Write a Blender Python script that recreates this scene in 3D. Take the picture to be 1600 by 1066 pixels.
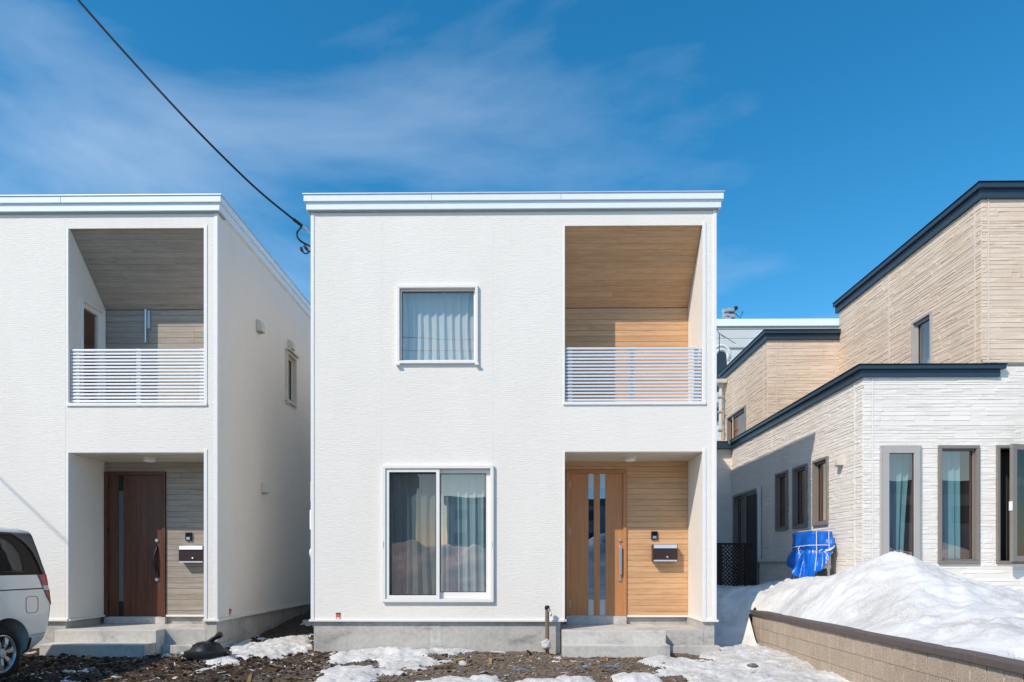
import bpy, bmesh, math, random
import numpy as np
from mathutils import Vector, Matrix, noise as mnoise

for o in list(bpy.data.objects): bpy.data.objects.remove(o)
scene = bpy.context.scene
COL = scene.collection
R = math.radians

# ------------------------------------------------------------------ camera
CAMZ, FPX, CX, CY, YAW = 1.30, 1067.0, 803.0, 881.0, R(0.65)
cam = bpy.data.cameras.new('camera'); camo = bpy.data.objects.new('camera', cam); COL.objects.link(camo)
cam.sensor_width = 36.0; cam.lens = FPX / 1600 * 36
cam.shift_x = -(CX - 800) / 1600; cam.shift_y = (CY - 533) / 1600
cam.clip_start = 0.05; cam.clip_end = 3000
camo.location = (0, 0, CAMZ); camo.rotation_euler = (R(90), 0, YAW)
scene.camera = camo

# ------------------------------------------------------------------ sun, sky, exposure
LD = Vector((.883, .91, -1.149)).normalized()          # the way the sunlight travels
sun = bpy.data.lights.new('sun', 'SUN'); suno = bpy.data.objects.new('sun', sun); COL.objects.link(suno)
sun.energy = 3.35; sun.angle = R(0.5); sun.color = (1.0, .895, .76)
suno.rotation_euler = LD.to_track_quat('-Z', 'Y').to_euler(); suno.location = (-20, -20, 30)
SUN_EL = math.asin(-LD.z); SUN_AZ = math.atan2(-LD.x, -LD.y)
world = bpy.data.worlds.new('World'); scene.world = world; world.use_nodes = True
wt = world.node_tree; wn = wt.nodes; wl = wt.links
bg = wn['Background']; bg.inputs['Strength'].default_value = 0.148
sky = wn.new('ShaderNodeTexSky'); sky.sky_type = 'NISHITA'; sky.sun_disc = False
sky.sun_elevation = SUN_EL; sky.sun_rotation = SUN_AZ
sky.air_density = 1.0; sky.dust_density = 0.25; sky.ozone_density = 3.0; sky.altitude = 50
hsv = wn.new('ShaderNodeHueSaturation'); hsv.inputs['Saturation'].default_value = 1.36; hsv.inputs['Hue'].default_value = .488
wl.new(sky.outputs[0], hsv.inputs['Color'])
tc = wn.new('ShaderNodeTexCoord')
mp = wn.new('ShaderNodeMapping'); mp.inputs['Scale'].default_value = (1.0, 1.0, 2.2); mp.inputs['Rotation'].default_value = (0, R(24), R(12)); mp.inputs['Location'].default_value = (.35, 0, .1)
wl.new(tc.outputs['Generated'], mp.inputs['Vector'])
n1 = wn.new('ShaderNodeTexNoise'); n1.inputs['Scale'].default_value = 1.35; n1.inputs['Detail'].default_value = 9; n1.inputs['Roughness'].default_value = .54; n1.inputs['Distortion'].default_value = .55
wl.new(mp.outputs[0], n1.inputs['Vector'])
vd = wn.new('ShaderNodeVectorMath'); vd.operation = 'DOT_PRODUCT'; vd.inputs[1].default_value = Vector((-.74, .66, -.12)).normalized()
wl.new(tc.outputs['Generated'], vd.inputs[0])
rg = wn.new('ShaderNodeMapRange'); rg.inputs['From Min'].default_value = .70; rg.inputs['From Max'].default_value = 1.0; rg.inputs['To Min'].default_value = 0; rg.inputs['To Max'].default_value = .34
wl.new(vd.outputs['Value'], rg.inputs['Value'])
sm = wn.new('ShaderNodeMath'); sm.operation = 'ADD'; wl.new(n1.outputs['Fac'], sm.inputs[0]); wl.new(rg.outputs[0], sm.inputs[1])
cr = wn.new('ShaderNodeValToRGB'); cr.color_ramp.elements[0].position = .55; cr.color_ramp.elements[0].color = (0, 0, 0, 1)
cr.color_ramp.elements[1].position = 1.0; cr.color_ramp.elements[1].color = (.52, .52, .52, 1)
wl.new(sm.outputs[0], cr.inputs[0])
mx = wn.new('ShaderNodeMixRGB'); mx.inputs['Color2'].default_value = (6.4, 6.9, 7.6, 1)
wl.new(cr.outputs[0], mx.inputs['Fac']); wl.new(hsv.outputs[0], mx.inputs['Color1'])
wl.new(mx.outputs[0], bg.inputs['Color'])
scene.view_settings.view_transform = 'Standard'; scene.view_settings.look = 'None'
scene.view_settings.exposure = 0.31; scene.view_settings.gamma = 1.0
scene.render.engine = 'CYCLES'
scene.render.resolution_x = 1024; scene.render.resolution_y = 682
scene.cycles.max_bounces = 8; scene.cycles.transparent_max_bounces = 12

# ------------------------------------------------------------------ pixel -> place
def ray(px, py):
    u = (px - CX) / FPX; v = (CY - py) / FPX
    s, c = math.sin(YAW), math.cos(YAW)
    return Vector((-s + u * c, c + u * s, v))
def atY(px, py, Y):
    d = ray(px, py); t = Y / d.y
    return Vector((d.x * t, Y, CAMZ + d.z * t))
def atX(px, py, X):
    d = ray(px, py); t = X / d.x
    return Vector((X, d.y * t, CAMZ + d.z * t))
def atZ(px, py, Z):
    d = ray(px, py); t = (Z - CAMZ) / d.z
    return Vector((d.x * t, d.y * t, Z))

# ------------------------------------------------------------------ numpy value noise
def _h(ix, iy, seed):
    n = (ix.astype(np.int64) * 374761393 + iy.astype(np.int64) * 668265263 + seed * 1442695041) & 0xffffffff
    n = ((n ^ (n >> 13)) * 1274126177) & 0xffffffff
    n = (n ^ (n >> 16)) & 0xffffffff
    return n / 4294967295.0
def vnoise(x, y, seed=0):
    x = np.asarray(x, float); y = np.asarray(y, float)
    ix = np.floor(x); iy = np.floor(y); fx = x - ix; fy = y - iy
    fx = fx * fx * fx * (fx * (fx * 6 - 15) + 10); fy = fy * fy * fy * (fy * (fy * 6 - 15) + 10)
    a = _h(ix, iy, seed); b = _h(ix + 1, iy, seed); c = _h(ix, iy + 1, seed); d = _h(ix + 1, iy + 1, seed)
    return (a * (1 - fx) + b * fx) * (1 - fy) + (c * (1 - fx) + d * fx) * fy
def fbm(x, y, oct=4, seed=0, gain=.5):
    s = 0; a = 1; t = 0; x = np.asarray(x, float); y = np.asarray(y, float)
    for i in range(oct):
        cs, sn = math.cos(.5 + i), math.sin(.5 + i)
        s = s + a * vnoise((x * cs - y * sn) * 2 ** i, (x * sn + y * cs) * 2 ** i, seed + i * 17); t += a; a *= gain
    return s / t
def sstep(a, b, x):
    t = np.clip((x - a) / (b - a), 0, 1); return t * t * (3 - 2 * t)

# ------------------------------------------------------------------ materials
class NT:
    def __init__(s, name):
        s.m = bpy.data.materials.new(name); s.m.use_nodes = True; s.t = s.m.node_tree
        s.b = s.t.nodes['Principled BSDF']; s.out = s.t.nodes['Material Output']
    def n(s, typ, ins=None, **kw):
        nd = s.t.nodes.new('ShaderNode' + typ)
        for k, v in kw.items(): setattr(nd, k, v)
        for k, v in (ins or {}).items():
            if hasattr(v, 'is_linked') : s.t.links.new(v, nd.inputs[k])
            else: nd.inputs[k].default_value = v
        return nd
    def l(s, a, b): s.t.links.new(a, b)
    def pos(s, scale=(1, 1, 1), rnd=0.0, rot=(0, 0, 0)):
        g = s.n('NewGeometry'); v = g.outputs['Position']
        if rnd:
            oi = s.n('ObjectInfo'); mu = s.n('Math', {0: oi.outputs['Random'], 1: rnd}, operation='MULTIPLY')
            ad = s.n('VectorMath', {0: v, 1: mu.outputs[0]}, operation='ADD'); v = ad.outputs[0]
        return s.n('Mapping', {'Vector': v, 'Scale': scale, 'Rotation': rot}).outputs[0]
    def noise(s, vec, scale=1, detail=4, rough=.5, dist=0):
        return s.n('TexNoise', {'Vector': vec, 'Scale': scale, 'Detail': detail, 'Roughness': rough, 'Distortion': dist}).outputs['Fac']
    def ramp(s, fac, stops):
        r = s.n('ValToRGB', {0: fac}); e = r.color_ramp.elements
        while len(e) < len(stops): e.new(.5)
        for el, (p, c) in zip(e, stops):
            el.position = p; el.color = (*c, 1) if len(c) == 3 else c
        return r.outputs[0]
    def mix(s, fac, a, b, mode='MIX'):
        m = s.n('MixRGB', blend_type=mode)
        for k, v in (('Fac', fac), ('Color1', a), ('Color2', b)):
            if hasattr(v, 'is_linked'): s.l(v, m.inputs[k])
            else: m.inputs[k].default_value = v if isinstance(v, (int, float)) else ((*v, 1) if len(v) == 3 else v)
        return m.outputs[0]
    def bump(s, h, strength=.4, dist=.01):
        b = s.n('Bump', {'Height': h, 'Strength': strength, 'Distance': dist}); s.l(b.outputs[0], s.b.inputs['Normal'])
    def col(s, c):
        if hasattr(c, 'is_linked'): s.l(c, s.b.inputs['Base Color'])
        else: s.b.inputs['Base Color'].default_value = (*c, 1)
    def set(s, rough=.6, spec=.5, metal=0):
        s.b.inputs['Roughness'].default_value = rough; s.b.inputs['Specular IOR Level'].default_value = spec; s.b.inputs['Metallic'].default_value = metal
        return s.m
def g3(v): return (v, v, v)
MAT = {}
def plain(name, c, rough=.5, spec=.5, metal=0, var=.06, vs=6, bump=0, bs=200):
    t = NT(name)
    f = t.noise(t.pos(), vs, 5, .6)
    t.col(t.mix(1.0, c, t.ramp(f, [(.3, g3(1 - var * 2)), (.7, g3(1.0))]), 'MULTIPLY'))
    if bump: t.bump(t.noise(t.pos(), bs, 2), bump, .003)
    MAT[name] = t.set(rough, spec, metal); return MAT[name]

def mk_siding(name, c):
    t = NT(name)
    a = t.noise(t.pos((11, 11, 52)), 1.0, 3, .55, .35)
    b = t.noise(t.pos((26, 26, 95)), 1.0, 3, .6)
    br = t.n('TexBrick', {'Vector': t.n('Mapping', {'Vector': t.n('CombineXYZ', {'X': t.n('Math', {0: t.n('SeparateXYZ', {0: t.pos()}).outputs[0], 1: t.n('SeparateXYZ', {0: t.pos()}).outputs[1]}, operation='ADD').outputs[0], 'Y': t.n('SeparateXYZ', {0: t.pos()}).outputs[2]}).outputs[0]}).outputs[0],
        'Color1': (1, 1, 1, 1), 'Color2': (.45, .45, .45, 1), 'Mortar': (0, 0, 0, 1), 'Scale': 1.0, 'Mortar Size': .0022, 'Mortar Smooth': .6, 'Brick Width': .17, 'Row Height': .0305})
    h = t.n('Math', {0: t.n('Math', {0: a, 1: 1.5}, operation='MULTIPLY').outputs[0], 1: t.n('Math', {0: b, 1: .7}, operation='MULTIPLY').outputs[0]}, operation='ADD').outputs[0]
    h = t.n('Math', {0: h, 1: t.n('Math', {0: br.outputs['Color'], 1: .55}, operation='MULTIPLY').outputs[0]}, operation='ADD').outputs[0]
    t.bump(h, .55, .006)
    st = t.noise(t.pos((1.2, 1.2, .35)), 1.3, 4, .6)
    base = t.mix(1.0, c, t.ramp(st, [(.25, (.95, .95, .945)), (.75, (1, 1, 1))]), 'MULTIPLY')
    base = t.mix(1.0, base, t.ramp(a, [(.3, (.965, .965, .965)), (.6, (1, 1, 1))]), 'MULTIPLY')
    t.col(base); MAT[name] = t.set(.75, .25); return MAT[name]
mk_siding('siding_white', (.86, .805, .74))

def mk_stone(name, c, c2):
    t = NT(name)
    v = t.noise(t.pos((1.1, 1.1, 9)), 1.5, 4, .6)
    base = t.ramp(v, [(.28, c2), (.68, c)])
    st = t.noise(t.pos((.8, .8, .25)), 2.0, 4, .6)
    base = t.mix(1.0, base, t.ramp(st, [(.3, (.93, .925, .91)), (.6, (1, 1, 1))]), 'MULTIPLY')
    t.col(base); t.bump(t.noise(t.pos((60, 60, 130)), 1, 3, .6), .3, .003)
    MAT[name] = t.set(.8, .25); return MAT[name]
mk_stone('stone_white', (.85, .795, .735), (.79, .735, .67)); mk_stone('stone_beige', (.77, .63, .505), (.70, .55, .42))
plain('joint_white', (.70, .65, .595), .85, .2); plain('joint_beige', (.56, .44, .34), .85, .2)
plain('seal_white', (.82, .775, .72), .6, .3, var=.02); plain('seal_beige', (.72, .62, .52), .6, .3, var=.02)

def mk_wood(name, dark, light, grain=(1.6, 22, 22), rough=.55, tint=.12):
    t = NT(name)
    f = t.noise(t.pos(grain, rnd=37.0), 1.0, 6, .62, .6)
    f2 = t.noise(t.pos(tuple(g * 4 for g in grain), rnd=11.0), 1.0, 3, .6)
    c = t.ramp(f, [(.30, dark), (.66, light)])
    c = t.mix(.35, c, t.ramp(f2, [(.35, dark), (.6, light)]))
    oi = t.n('ObjectInfo')
    c = t.mix(1.0, c, t.ramp(oi.outputs['Random'], [(0, g3(1 - tint)), (1, g3(1.0))]), 'MULTIPLY')
    t.col(c); t.bump(f2, .12, .002); MAT[name] = t.set(rough, .3); return MAT[name]
mk_wood('board_oak', (.52, .28, .135), (.73, .445, .245)); mk_wood('board_grey', (.265, .222, .18), (.43, .37, .31))
mk_wood('door_oak', (.44, .185, .07), (.57, .265, .11), (26, 26, 1.3), .45); mk_wood('door_walnut', (.075, .028, .015), (.17, .068, .038), (26, 26, 1.1), .4)
mk_wood('fence_brown', (.035, .02, .015), (.07, .042, .032), (3, 22, 22), .7)
plain('backing_brown', (.13, .07, .038), .9, .1); plain('backing_grey', (.08, .07, .062), .9, .1)

def mk_concrete(name, c):
    t = NT(name)
    f = t.noise(t.pos((1, 1, 1.6)), 2.2, 8, .65, .4); g = t.noise(t.pos((1, 1, 1)), 16, 5, .7)
    base = t.mix(1.0, c, t.ramp(f, [(.30, g3(.55)), (.45, g3(.92)), (.75, (1.08, 1.07, 1.05))]), 'MULTIPLY')
    base = t.mix(1.0, base, t.ramp(g, [(.35, g3(.86)), (.6, g3(1.02))]), 'MULTIPLY')
    vo = t.n('TexVoronoi', {'Vector': t.pos(), 'Scale': 17.0}).outputs['Distance']
    pit = t.ramp(vo, [(.05, g3(.30)), (.10, g3(1))])
    sel = t.ramp(t.noise(t.pos(), 3.1, 2), [(.56, (0, 0, 0)), (.62, (1, 1, 1))])
    base = t.mix(sel, base, t.mix(1.0, base, pit, 'MULTIPLY'))
    t.col(base); t.bump(t.noise(t.pos(), 60, 4, .7), .35, .004); MAT[name] = t.set(.88, .2); return MAT[name]
mk_concrete('concrete', (.52, .495, .455)); mk_concrete('concrete_light', (.60, .575, .53))
plain('fascia_white', (.80, .845, .875), .32, .5, var=.02); plain('fascia_side', (.66, .745, .79), .4, .5)
plain('trim_white', (.84, .815, .79), .4, .4, var=.02); plain('flashing', (.82, .80, .77), .45, .4, var=.03)
plain('vinyl_white', (.84, .805, .76), .35, .5, var=.015); plain('vinyl_taupe', (.235, .205, .18), .4, .5, var=.04); plain('vinyl_light_taupe', (.44, .415, .395), .4, .5, var=.03)
plain('gasket', (.03, .03, .033), .5, .3)
plain('aluminium', (.62, .66, .72), .38, .5, .35, var=.03); plain('rail_white', (.85, .85, .86), .35, .5, var=.02); plain('rail_silver', (.70, .73, .78), .4, .5, .1, var=.03)
plain('steel', (.62, .62, .62), .28, .5, .85, var=.04); plain('plate_silver', (.50, .51, .54), .35, .5, .6, var=.03)
plain('black_plastic', (.010, .011, .014), .38, .4, var=.1); plain('black_matte', (.012, .012, .013), .6, .3); plain('rubber', (.02, .02, .02), .75, .3, var=.25, vs=20, bump=.4, bs=90)
plain('box_brown', (.038, .018, .016), .35, .5); plain('cream_plastic', (.66, .62, .53), .45, .4); plain('grey_white', (.72, .72, .70), .45, .4)
plain('navy_metal', (.030, .052, .078), .38, .5, 0, var=.06); plain('navy_cap', (.008, .013, .02), .5, .4)
plain('green_label', (.35, .65, .05), .5); plain('orange_mark', (.75, .12, .04), .5); plain('teal_mark', (.03, .12, .16), .5)
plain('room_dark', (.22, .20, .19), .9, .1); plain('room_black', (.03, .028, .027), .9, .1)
plain('metal_panel', (.60, .615, .61), .45, .4, 0, var=.05, vs=1.2); plain('panel_seam', (.35, .36, .36), .6)
plain('pipe_brown', (.20, .14, .11), .5, .4); plain('rope', (.78, .76, .72), .8, .2)
plain('cable', (.012, .015, .022), .55, .4)

def mk_glass(name, refl=.3, rcol=(1, .86, .77), tcol=(.62, .86, .90)):
    m = bpy.data.materials.new(name); m.use_nodes = True; t = m.node_tree; t.nodes.clear()
    out = t.nodes.new('ShaderNodeOutputMaterial'); tr = t.nodes.new('ShaderNodeBsdfTransparent'); gl = t.nodes.new('ShaderNodeBsdfGlossy')
    tr.inputs[0].default_value = (*tcol, 1); gl.inputs['Color'].default_value = (*rcol, 1); gl.inputs['Roughness'].default_value = 0.0
    lw = t.nodes.new('ShaderNodeLayerWeight'); lw.inputs[0].default_value = .35
    mr = t.nodes.new('ShaderNodeMapRange'); mr.inputs['To Min'].default_value = refl; mr.inputs['To Max'].default_value = .95
    pw = t.nodes.new('ShaderNodeMath'); pw.operation = 'POWER'; pw.inputs[1].default_value = 4.0; lw.inputs[0].default_value = .5; t.links.new(lw.outputs['Facing'], pw.inputs[0]); t.links.new(pw.outputs[0], mr.inputs['Value'])
    geo = t.nodes.new('ShaderNodeNewGeometry'); ns = t.nodes.new('ShaderNodeTexNoise'); ns.inputs['Scale'].default_value = 1.6; ns.inputs['Detail'].default_value = 1
    t.links.new(geo.outputs['Position'], ns.inputs['Vector'])
    bp = t.nodes.new('ShaderNodeBump'); bp.inputs['Strength'].default_value = .10; bp.inputs['Distance'].default_value = .012
    t.links.new(ns.outputs['Fac'], bp.inputs['Height']); t.links.new(bp.outputs[0], gl.inputs['Normal'])
    mi = t.nodes.new('ShaderNodeMixShader'); t.links.new(mr.outputs[0], mi.inputs[0]); t.links.new(tr.outputs[0], mi.inputs[1]); t.links.new(gl.outputs[0], mi.inputs[2]); t.links.new(mi.outputs[0], out.inputs[0])
    MAT[name] = m; return m
mk_glass('glass_lowe', .34, (1, .66, .52), (.93, .98, .98)); mk_glass('glass_plain', .08, (1, .95, .9), (.55, .66, .66)); mk_glass('glass_van', .04, (.95, .97, 1), (.22, .24, .24)); mk_glass('glass_door', .26, (.55, .75, 1), (.12, .16, .2))
mk_glass('glass_frost', .2, (1, 1, 1), (.8, .85, .85))
def mk_screen():
    m = bpy.data.materials.new('insect_screen'); m.use_nodes = True; t = m.node_tree; b = t.nodes['Principled BSDF']; b.inputs['Base Color'].default_value = (.02, .022, .025, 1); b.inputs['Roughness'].default_value = .8
    tr = t.nodes.new('ShaderNodeBsdfTransparent'); mi = t.nodes.new('ShaderNodeMixShader'); mi.inputs[0].default_value = .36
    t.links.new(tr.outputs[0], mi.inputs[1]); t.links.new(b.outputs[0], mi.inputs[2]); t.links.new(mi.outputs[0], t.nodes['Material Output'].inputs[0]); MAT['insect_screen'] = m
mk_screen()
def mk_curtain(name, c, tl=.15):
    t = NT(name); t.col(c); t.set(.85, .1)
    tb = t.n('BsdfTranslucent', {'Color': (*c, 1)}); mi = t.n('MixShader', {0: tl, 1: t.b.outputs[0], 2: tb.outputs[0]}); t.l(mi.outputs[0], t.out.inputs[0]); MAT[name] = t.m
mk_curtain('curtain_white', (.86, .86, .86)); mk_curtain('curtain_grey', (.42, .60, .66)); mk_curtain('curtain_teal', (.26, .54, .62)); mk_curtain('curtain_dark', (.06, .055, .05))

def mk_mud():
    t = NT('mud'); g = t.n('NewGeometry').outputs['Position']; sx = t.n('SeparateXYZ', {0: g})
    f = t.noise(t.pos((1, 1, 1)), 1.1, 6, .6, .3); d = t.noise(t.pos(), 22, 6, .7)
    c1 = t.ramp(d, [(.28, (.022, .015, .011)), (.5, (.062, .043, .032)), (.72, (.12, .088, .066))])
    c2 = t.ramp(d, [(.28, (.06, .045, .034)), (.5, (.155, .118, .088)), (.75, (.30, .245, .195))])
    xm = t.n('MapRange', {'Value': sx.outputs[0], 'From Min': -3.6, 'From Max': -1.6})
    fm = t.n('Math', {0: xm.outputs[0], 1: t.n('Math', {0: f, 1: -.5}, operation='ADD').outputs[0]}, operation='ADD', use_clamp=True).outputs[0]
    c = t.mix(fm, c1, c2)
    # beyond the building plot the ground lies under old snow
    ym = t.n('MapRange', {'Value': sx.outputs[1], 'From Min': 5.5, 'From Max': 3.5}).outputs[0]
    ax = t.n('Math', {0: sx.outputs[0]}, operation='ABSOLUTE').outputs[0]; xm2 = t.n('MapRange', {'Value': ax, 'From Min': 11, 'From Max': 14}).outputs[0]
    ym2 = t.n('MapRange', {'Value': sx.outputs[1], 'From Min': 19, 'From Max': 22}).outputs[0]
    s = t.n('Math', {0: t.n('Math', {0: ym, 1: xm2}, operation='MAXIMUM').outputs[0], 1: ym2}, operation='MAXIMUM').outputs[0]
    c = t.mix(s, c, t.ramp(f, [(.3, (.45, .44, .43)), (.6, (.74, .75, .77))]))
    t.col(c); t.bump(t.noise(t.pos(), 45, 6, .75), .8, .02); MAT['mud'] = t.set(.92, .15)
mk_mud()
def mk_snow(name, dirt=.5, lo=.60, hi=.74):
    t = NT(name)
    f = t.noise(t.pos((1.1, 1.1, 1.1), rot=(.3, .2, .6)), 1.5, 7, .66, .6); fine = t.noise(t.pos((1, 1, 1)), 38, 5, .7)
    msk = t.ramp(f, [(lo - .08, (0, 0, 0)), (hi, (dirt, dirt, dirt))])
    sp = t.ramp(fine, [(.48, (0, 0, 0)), (.70, (1, 1, 1))])
    c = t.mix(msk, (.69, .68, .672), t.mix(sp, (.55, .53, .505), (.25, .215, .18)))
    t.col(c); t.bump(t.n('Math', {0: t.noise(t.pos(), 9, 5, .6), 1: t.n('Math', {0: fine, 1: .25}, operation='MULTIPLY').outputs[0]}, operation='ADD').outputs[0], .5, .03)
    MAT[name] = t.set(.62, .3)
mk_snow('snow', .9, .50, .66); mk_snow('snow_dirty', .95, .41, .58)
def mk_block():
    t = NT('split_block'); f = t.noise(t.pos(), 55, 5, .75); g = t.noise(t.pos(rnd=9.), 2.5, 4)
    c = t.mix(1.0, t.ramp(f, [(.33, (.27, .20, .145)), (.5, (.49, .39, .30)), (.72, (.64, .53, .425))]), t.ramp(g, [(.3, g3(.82)), (.7, g3(1.0))]), 'MULTIPLY')
    t.col(c); t.bump(f, .7, .012); MAT['split_block'] = t.set(.9, .2)
mk_block(); plain('cap_brown', (.135, .105, .098), .7, .3, var=.1, vs=12, bump=.3); plain('mortar_dark', (.09, .075, .065), .9, .1)
def mk_tarp():
    t = NT('tarp_blue'); f = t.noise(t.pos(), 5, 4, .6)
    t.col(t.ramp(f, [(.3, (.0, .085, .46)), (.7, (.004, .16, .70))])); t.bump(t.noise(t.pos((1, 1, .6)), 14, 4, .6, .8), .5, .02); MAT['tarp_blue'] = t.set(.26, .6)
mk_tarp()
plain('van_paint', (.80, .80, .775), .22, .6, .15, var=.04, vs=2); MAT['van_paint'].node_tree.nodes['Principled BSDF'].inputs['Coat Weight'].default_value = .6
plain('van_glass_black', (.006, .006, .007), .30, .18); plain('van_pillar', (.06, .058, .064), .25, .5); plain('tail_red', (.50, .05, .06), .2, .6); plain('tail_clear', (.7, .68, .66), .2, .6)
plain('wheel_alloy', (.58, .58, .58), .3, .5, .6); plain('seat_grey', (.10, .095, .09), .9, .1)
plain('asphalt', (.055, .055, .056), .9, .2, var=.15, vs=30); plain('apartment', (.30, .31, .33), .85, .2); plain('apartment_dark', (.16, .15, .15), .85, .2); plain('window_dark', (.03, .04, .05), .2, .5); plain('pole_concrete', (.36, .35, .33), .85)
plain('chip_wood', (.38, .25, .13), .85, .15, var=.35, vs=3); plain('pebble', (.22, .19, .165), .9, .2, var=.35, vs=9); plain('blue_plastic', (.03, .30, .62), .4, .5); plain('bag_white', (.72, .74, .76), .45, .4); plain('orange_scrap', (.62, .27, .04), .6); plain('clod', (.055, .038, .028), .95, .1, var=.3, vs=11)

# ------------------------------------------------------------------ mesh builder
WO = {}
class Frame:
    def __init__(s, O, U, N): s.O = Vector(O); s.U = Vector(U); s.N = Vector(N)
    def p(s, u, d, z): return s.O + s.U * u + s.N * d + Vector((0, 0, z))
class MB:
    def __init__(s): s.v = []; s.f = []
    def add(s, vs, fs):
        b = len(s.v); s.v += [tuple(v) for v in vs]; s.f += [tuple(i + b for i in f) for f in fs]; return s
    def box(s, x0, x1, y0, y1, z0, z1):
        return s.add([(x0, y0, z0), (x1, y0, z0), (x1, y1, z0), (x0, y1, z0), (x0, y0, z1), (x1, y0, z1), (x1, y1, z1), (x0, y1, z1)],
                     [(0, 3, 2, 1), (4, 5, 6, 7), (0, 1, 5, 4), (1, 2, 6, 5), (2, 3, 7, 6), (3, 0, 4, 7)])
    def fbox(s, F, u0, u1, d0, d1, z0, z1):
        return s.add([F.p(u, d, z) for z in (z0, z1) for (u, d) in ((u0, d0), (u1, d0), (u1, d1), (u0, d1))],
                     [(0, 3, 2, 1), (4, 5, 6, 7), (0, 1, 5, 4), (1, 2, 6, 5), (2, 3, 7, 6), (3, 0, 4, 7)])
    def ring(s, F, u0, u1, z0, z1, w, d0, d1, wb=None, wt=None):
        wb = w if wb is None else wb; wt = w if wt is None else wt
        s.fbox(F, u0, u1, d0, d1, z0, z0 + wb); s.fbox(F, u0, u1, d0, d1, z1 - wt, z1)
        s.fbox(F, u0, u0 + w, d0, d1, z0 + wb, z1 - wt); s.fbox(F, u1 - w, u1, d0, d1, z0 + wb, z1 - wt); return s
    def quad(s, *p): return s.add(p, [(0, 1, 2, 3)])
    def tube(s, pts, r, n=8, cap=True):
        pts = [Vector(p) for p in pts]; rs = r if isinstance(r, (list, tuple)) else [r] * len(pts)
        base = len(s.v); prev = None
        for i, p in enumerate(pts):
            t = (pts[min(i + 1, len(pts) - 1)] - pts[max(i - 1, 0)]).normalized()
            if prev is None: a = t.orthogonal().normalized()
            else: a = (prev - t * prev.dot(t)).normalized()
            prev = a; b = t.cross(a)
            for k in range(n):
                th = 2 * math.pi * k / n; s.v.append(tuple(p + (a * math.cos(th) + b * math.sin(th)) * rs[i]))
        for i in range(len(pts) - 1):
            for k in range(n):
                s.f.append((base + i * n + k, base + i * n + (k + 1) % n, base + (i + 1) * n + (k + 1) % n, base + (i + 1) * n + k))
        if cap: s.f.append(tuple(base + k for k in range(n))[::-1]); s.f.append(tuple(base + (len(pts) - 1) * n + k for k in range(n)))
        return s
    def lathe(s, C, A, prof, n=24):
        C = Vector(C); A = Vector(A).normalized(); a = A.orthogonal().normalized(); b = A.cross(a); base = len(s.v)
        for (r, h) in prof:
            for k in range(n):
                th = 2 * math.pi * k / n; s.v.append(tuple(C + A * h + (a * math.cos(th) + b * math.sin(th)) * max(r, 1e-4)))
        for i in range(len(prof) - 1):
            for k in range(n):
                s.f.append((base + i * n + k, base + i * n + (k + 1) % n, base + (i + 1) * n + (k + 1) % n, base + (i + 1) * n + k))
        s.f.append(tuple(base + k for k in range(n))[::-1]); s.f.append(tuple(base + (len(prof) - 1) * n + k for k in range(n))); return s
    def prism(s, poly, to3, d0, d1):
        n = len(poly); b = len(s.v)
        s.v += [tuple(to3(p, d0)) for p in poly] + [tuple(to3(p, d1)) for p in poly]
        s.f.append(tuple(b + i for i in range(n))); s.f.append(tuple(b + n + i for i in range(n))[::-1])
        for i in range(n): s.f.append((b + i, b + n + i, b + n + (i + 1) % n, b + (i + 1) % n))
        return s
    def build(s, name, mat, parent=None, smooth=False, bevel=0, recalc=True, auto=None):
        V = np.array(s.v, float); lo = V.min(0); hi = V.max(0); c = (lo + hi) / 2
        if parent is None: c[2] = lo[2]
        me = bpy.data.meshes.new(name); me.from_pydata((V - c).tolist(), [], s.f); me.validate()
        if recalc:
            bm = bmesh.new(); bm.from_mesh(me); bmesh.ops.recalc_face_normals(bm, faces=bm.faces); bm.to_mesh(me); bm.free()
        me.materials.append(MAT[mat] if isinstance(mat, str) else mat)
        o = bpy.data.objects.new(name, me); COL.objects.link(o)
        place(o, c, parent)
        if smooth: me.shade_smooth()
        if auto:
            me.shade_smooth(); me.set_sharp_from_angle(angle=R(auto))
        if bevel:
            md = o.modifiers.new('bevel', 'BEVEL'); md.width = bevel; md.segments = 2; md.limit_method = 'ANGLE'
        return o
def place(o, c, parent):
    c = Vector(c); WO[o.name] = c
    if parent is not None: o.parent = parent; o.location = c - WO[parent.name]
    else: o.location = c
def tag(o, label, cat=None, group=None, kind=None):
    if label: o['label'] = label
    if cat: o['category'] = cat
    if group: o['group'] = group
    if kind: o['kind'] = kind
    return o
def empty(name, loc, label, cat, group=None):
    o = bpy.data.objects.new(name, None); COL.objects.link(o); o.empty_display_size = .2; place(o, loc, None); return tag(o, label, cat, group)
def inst(name, me, c, parent, scale=(1, 1, 1), rot=None):
    o = bpy.data.objects.new(name, me); COL.objects.link(o); place(o, c, parent); o.scale = scale
    if rot: o.rotation_euler = rot
    return o
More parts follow.
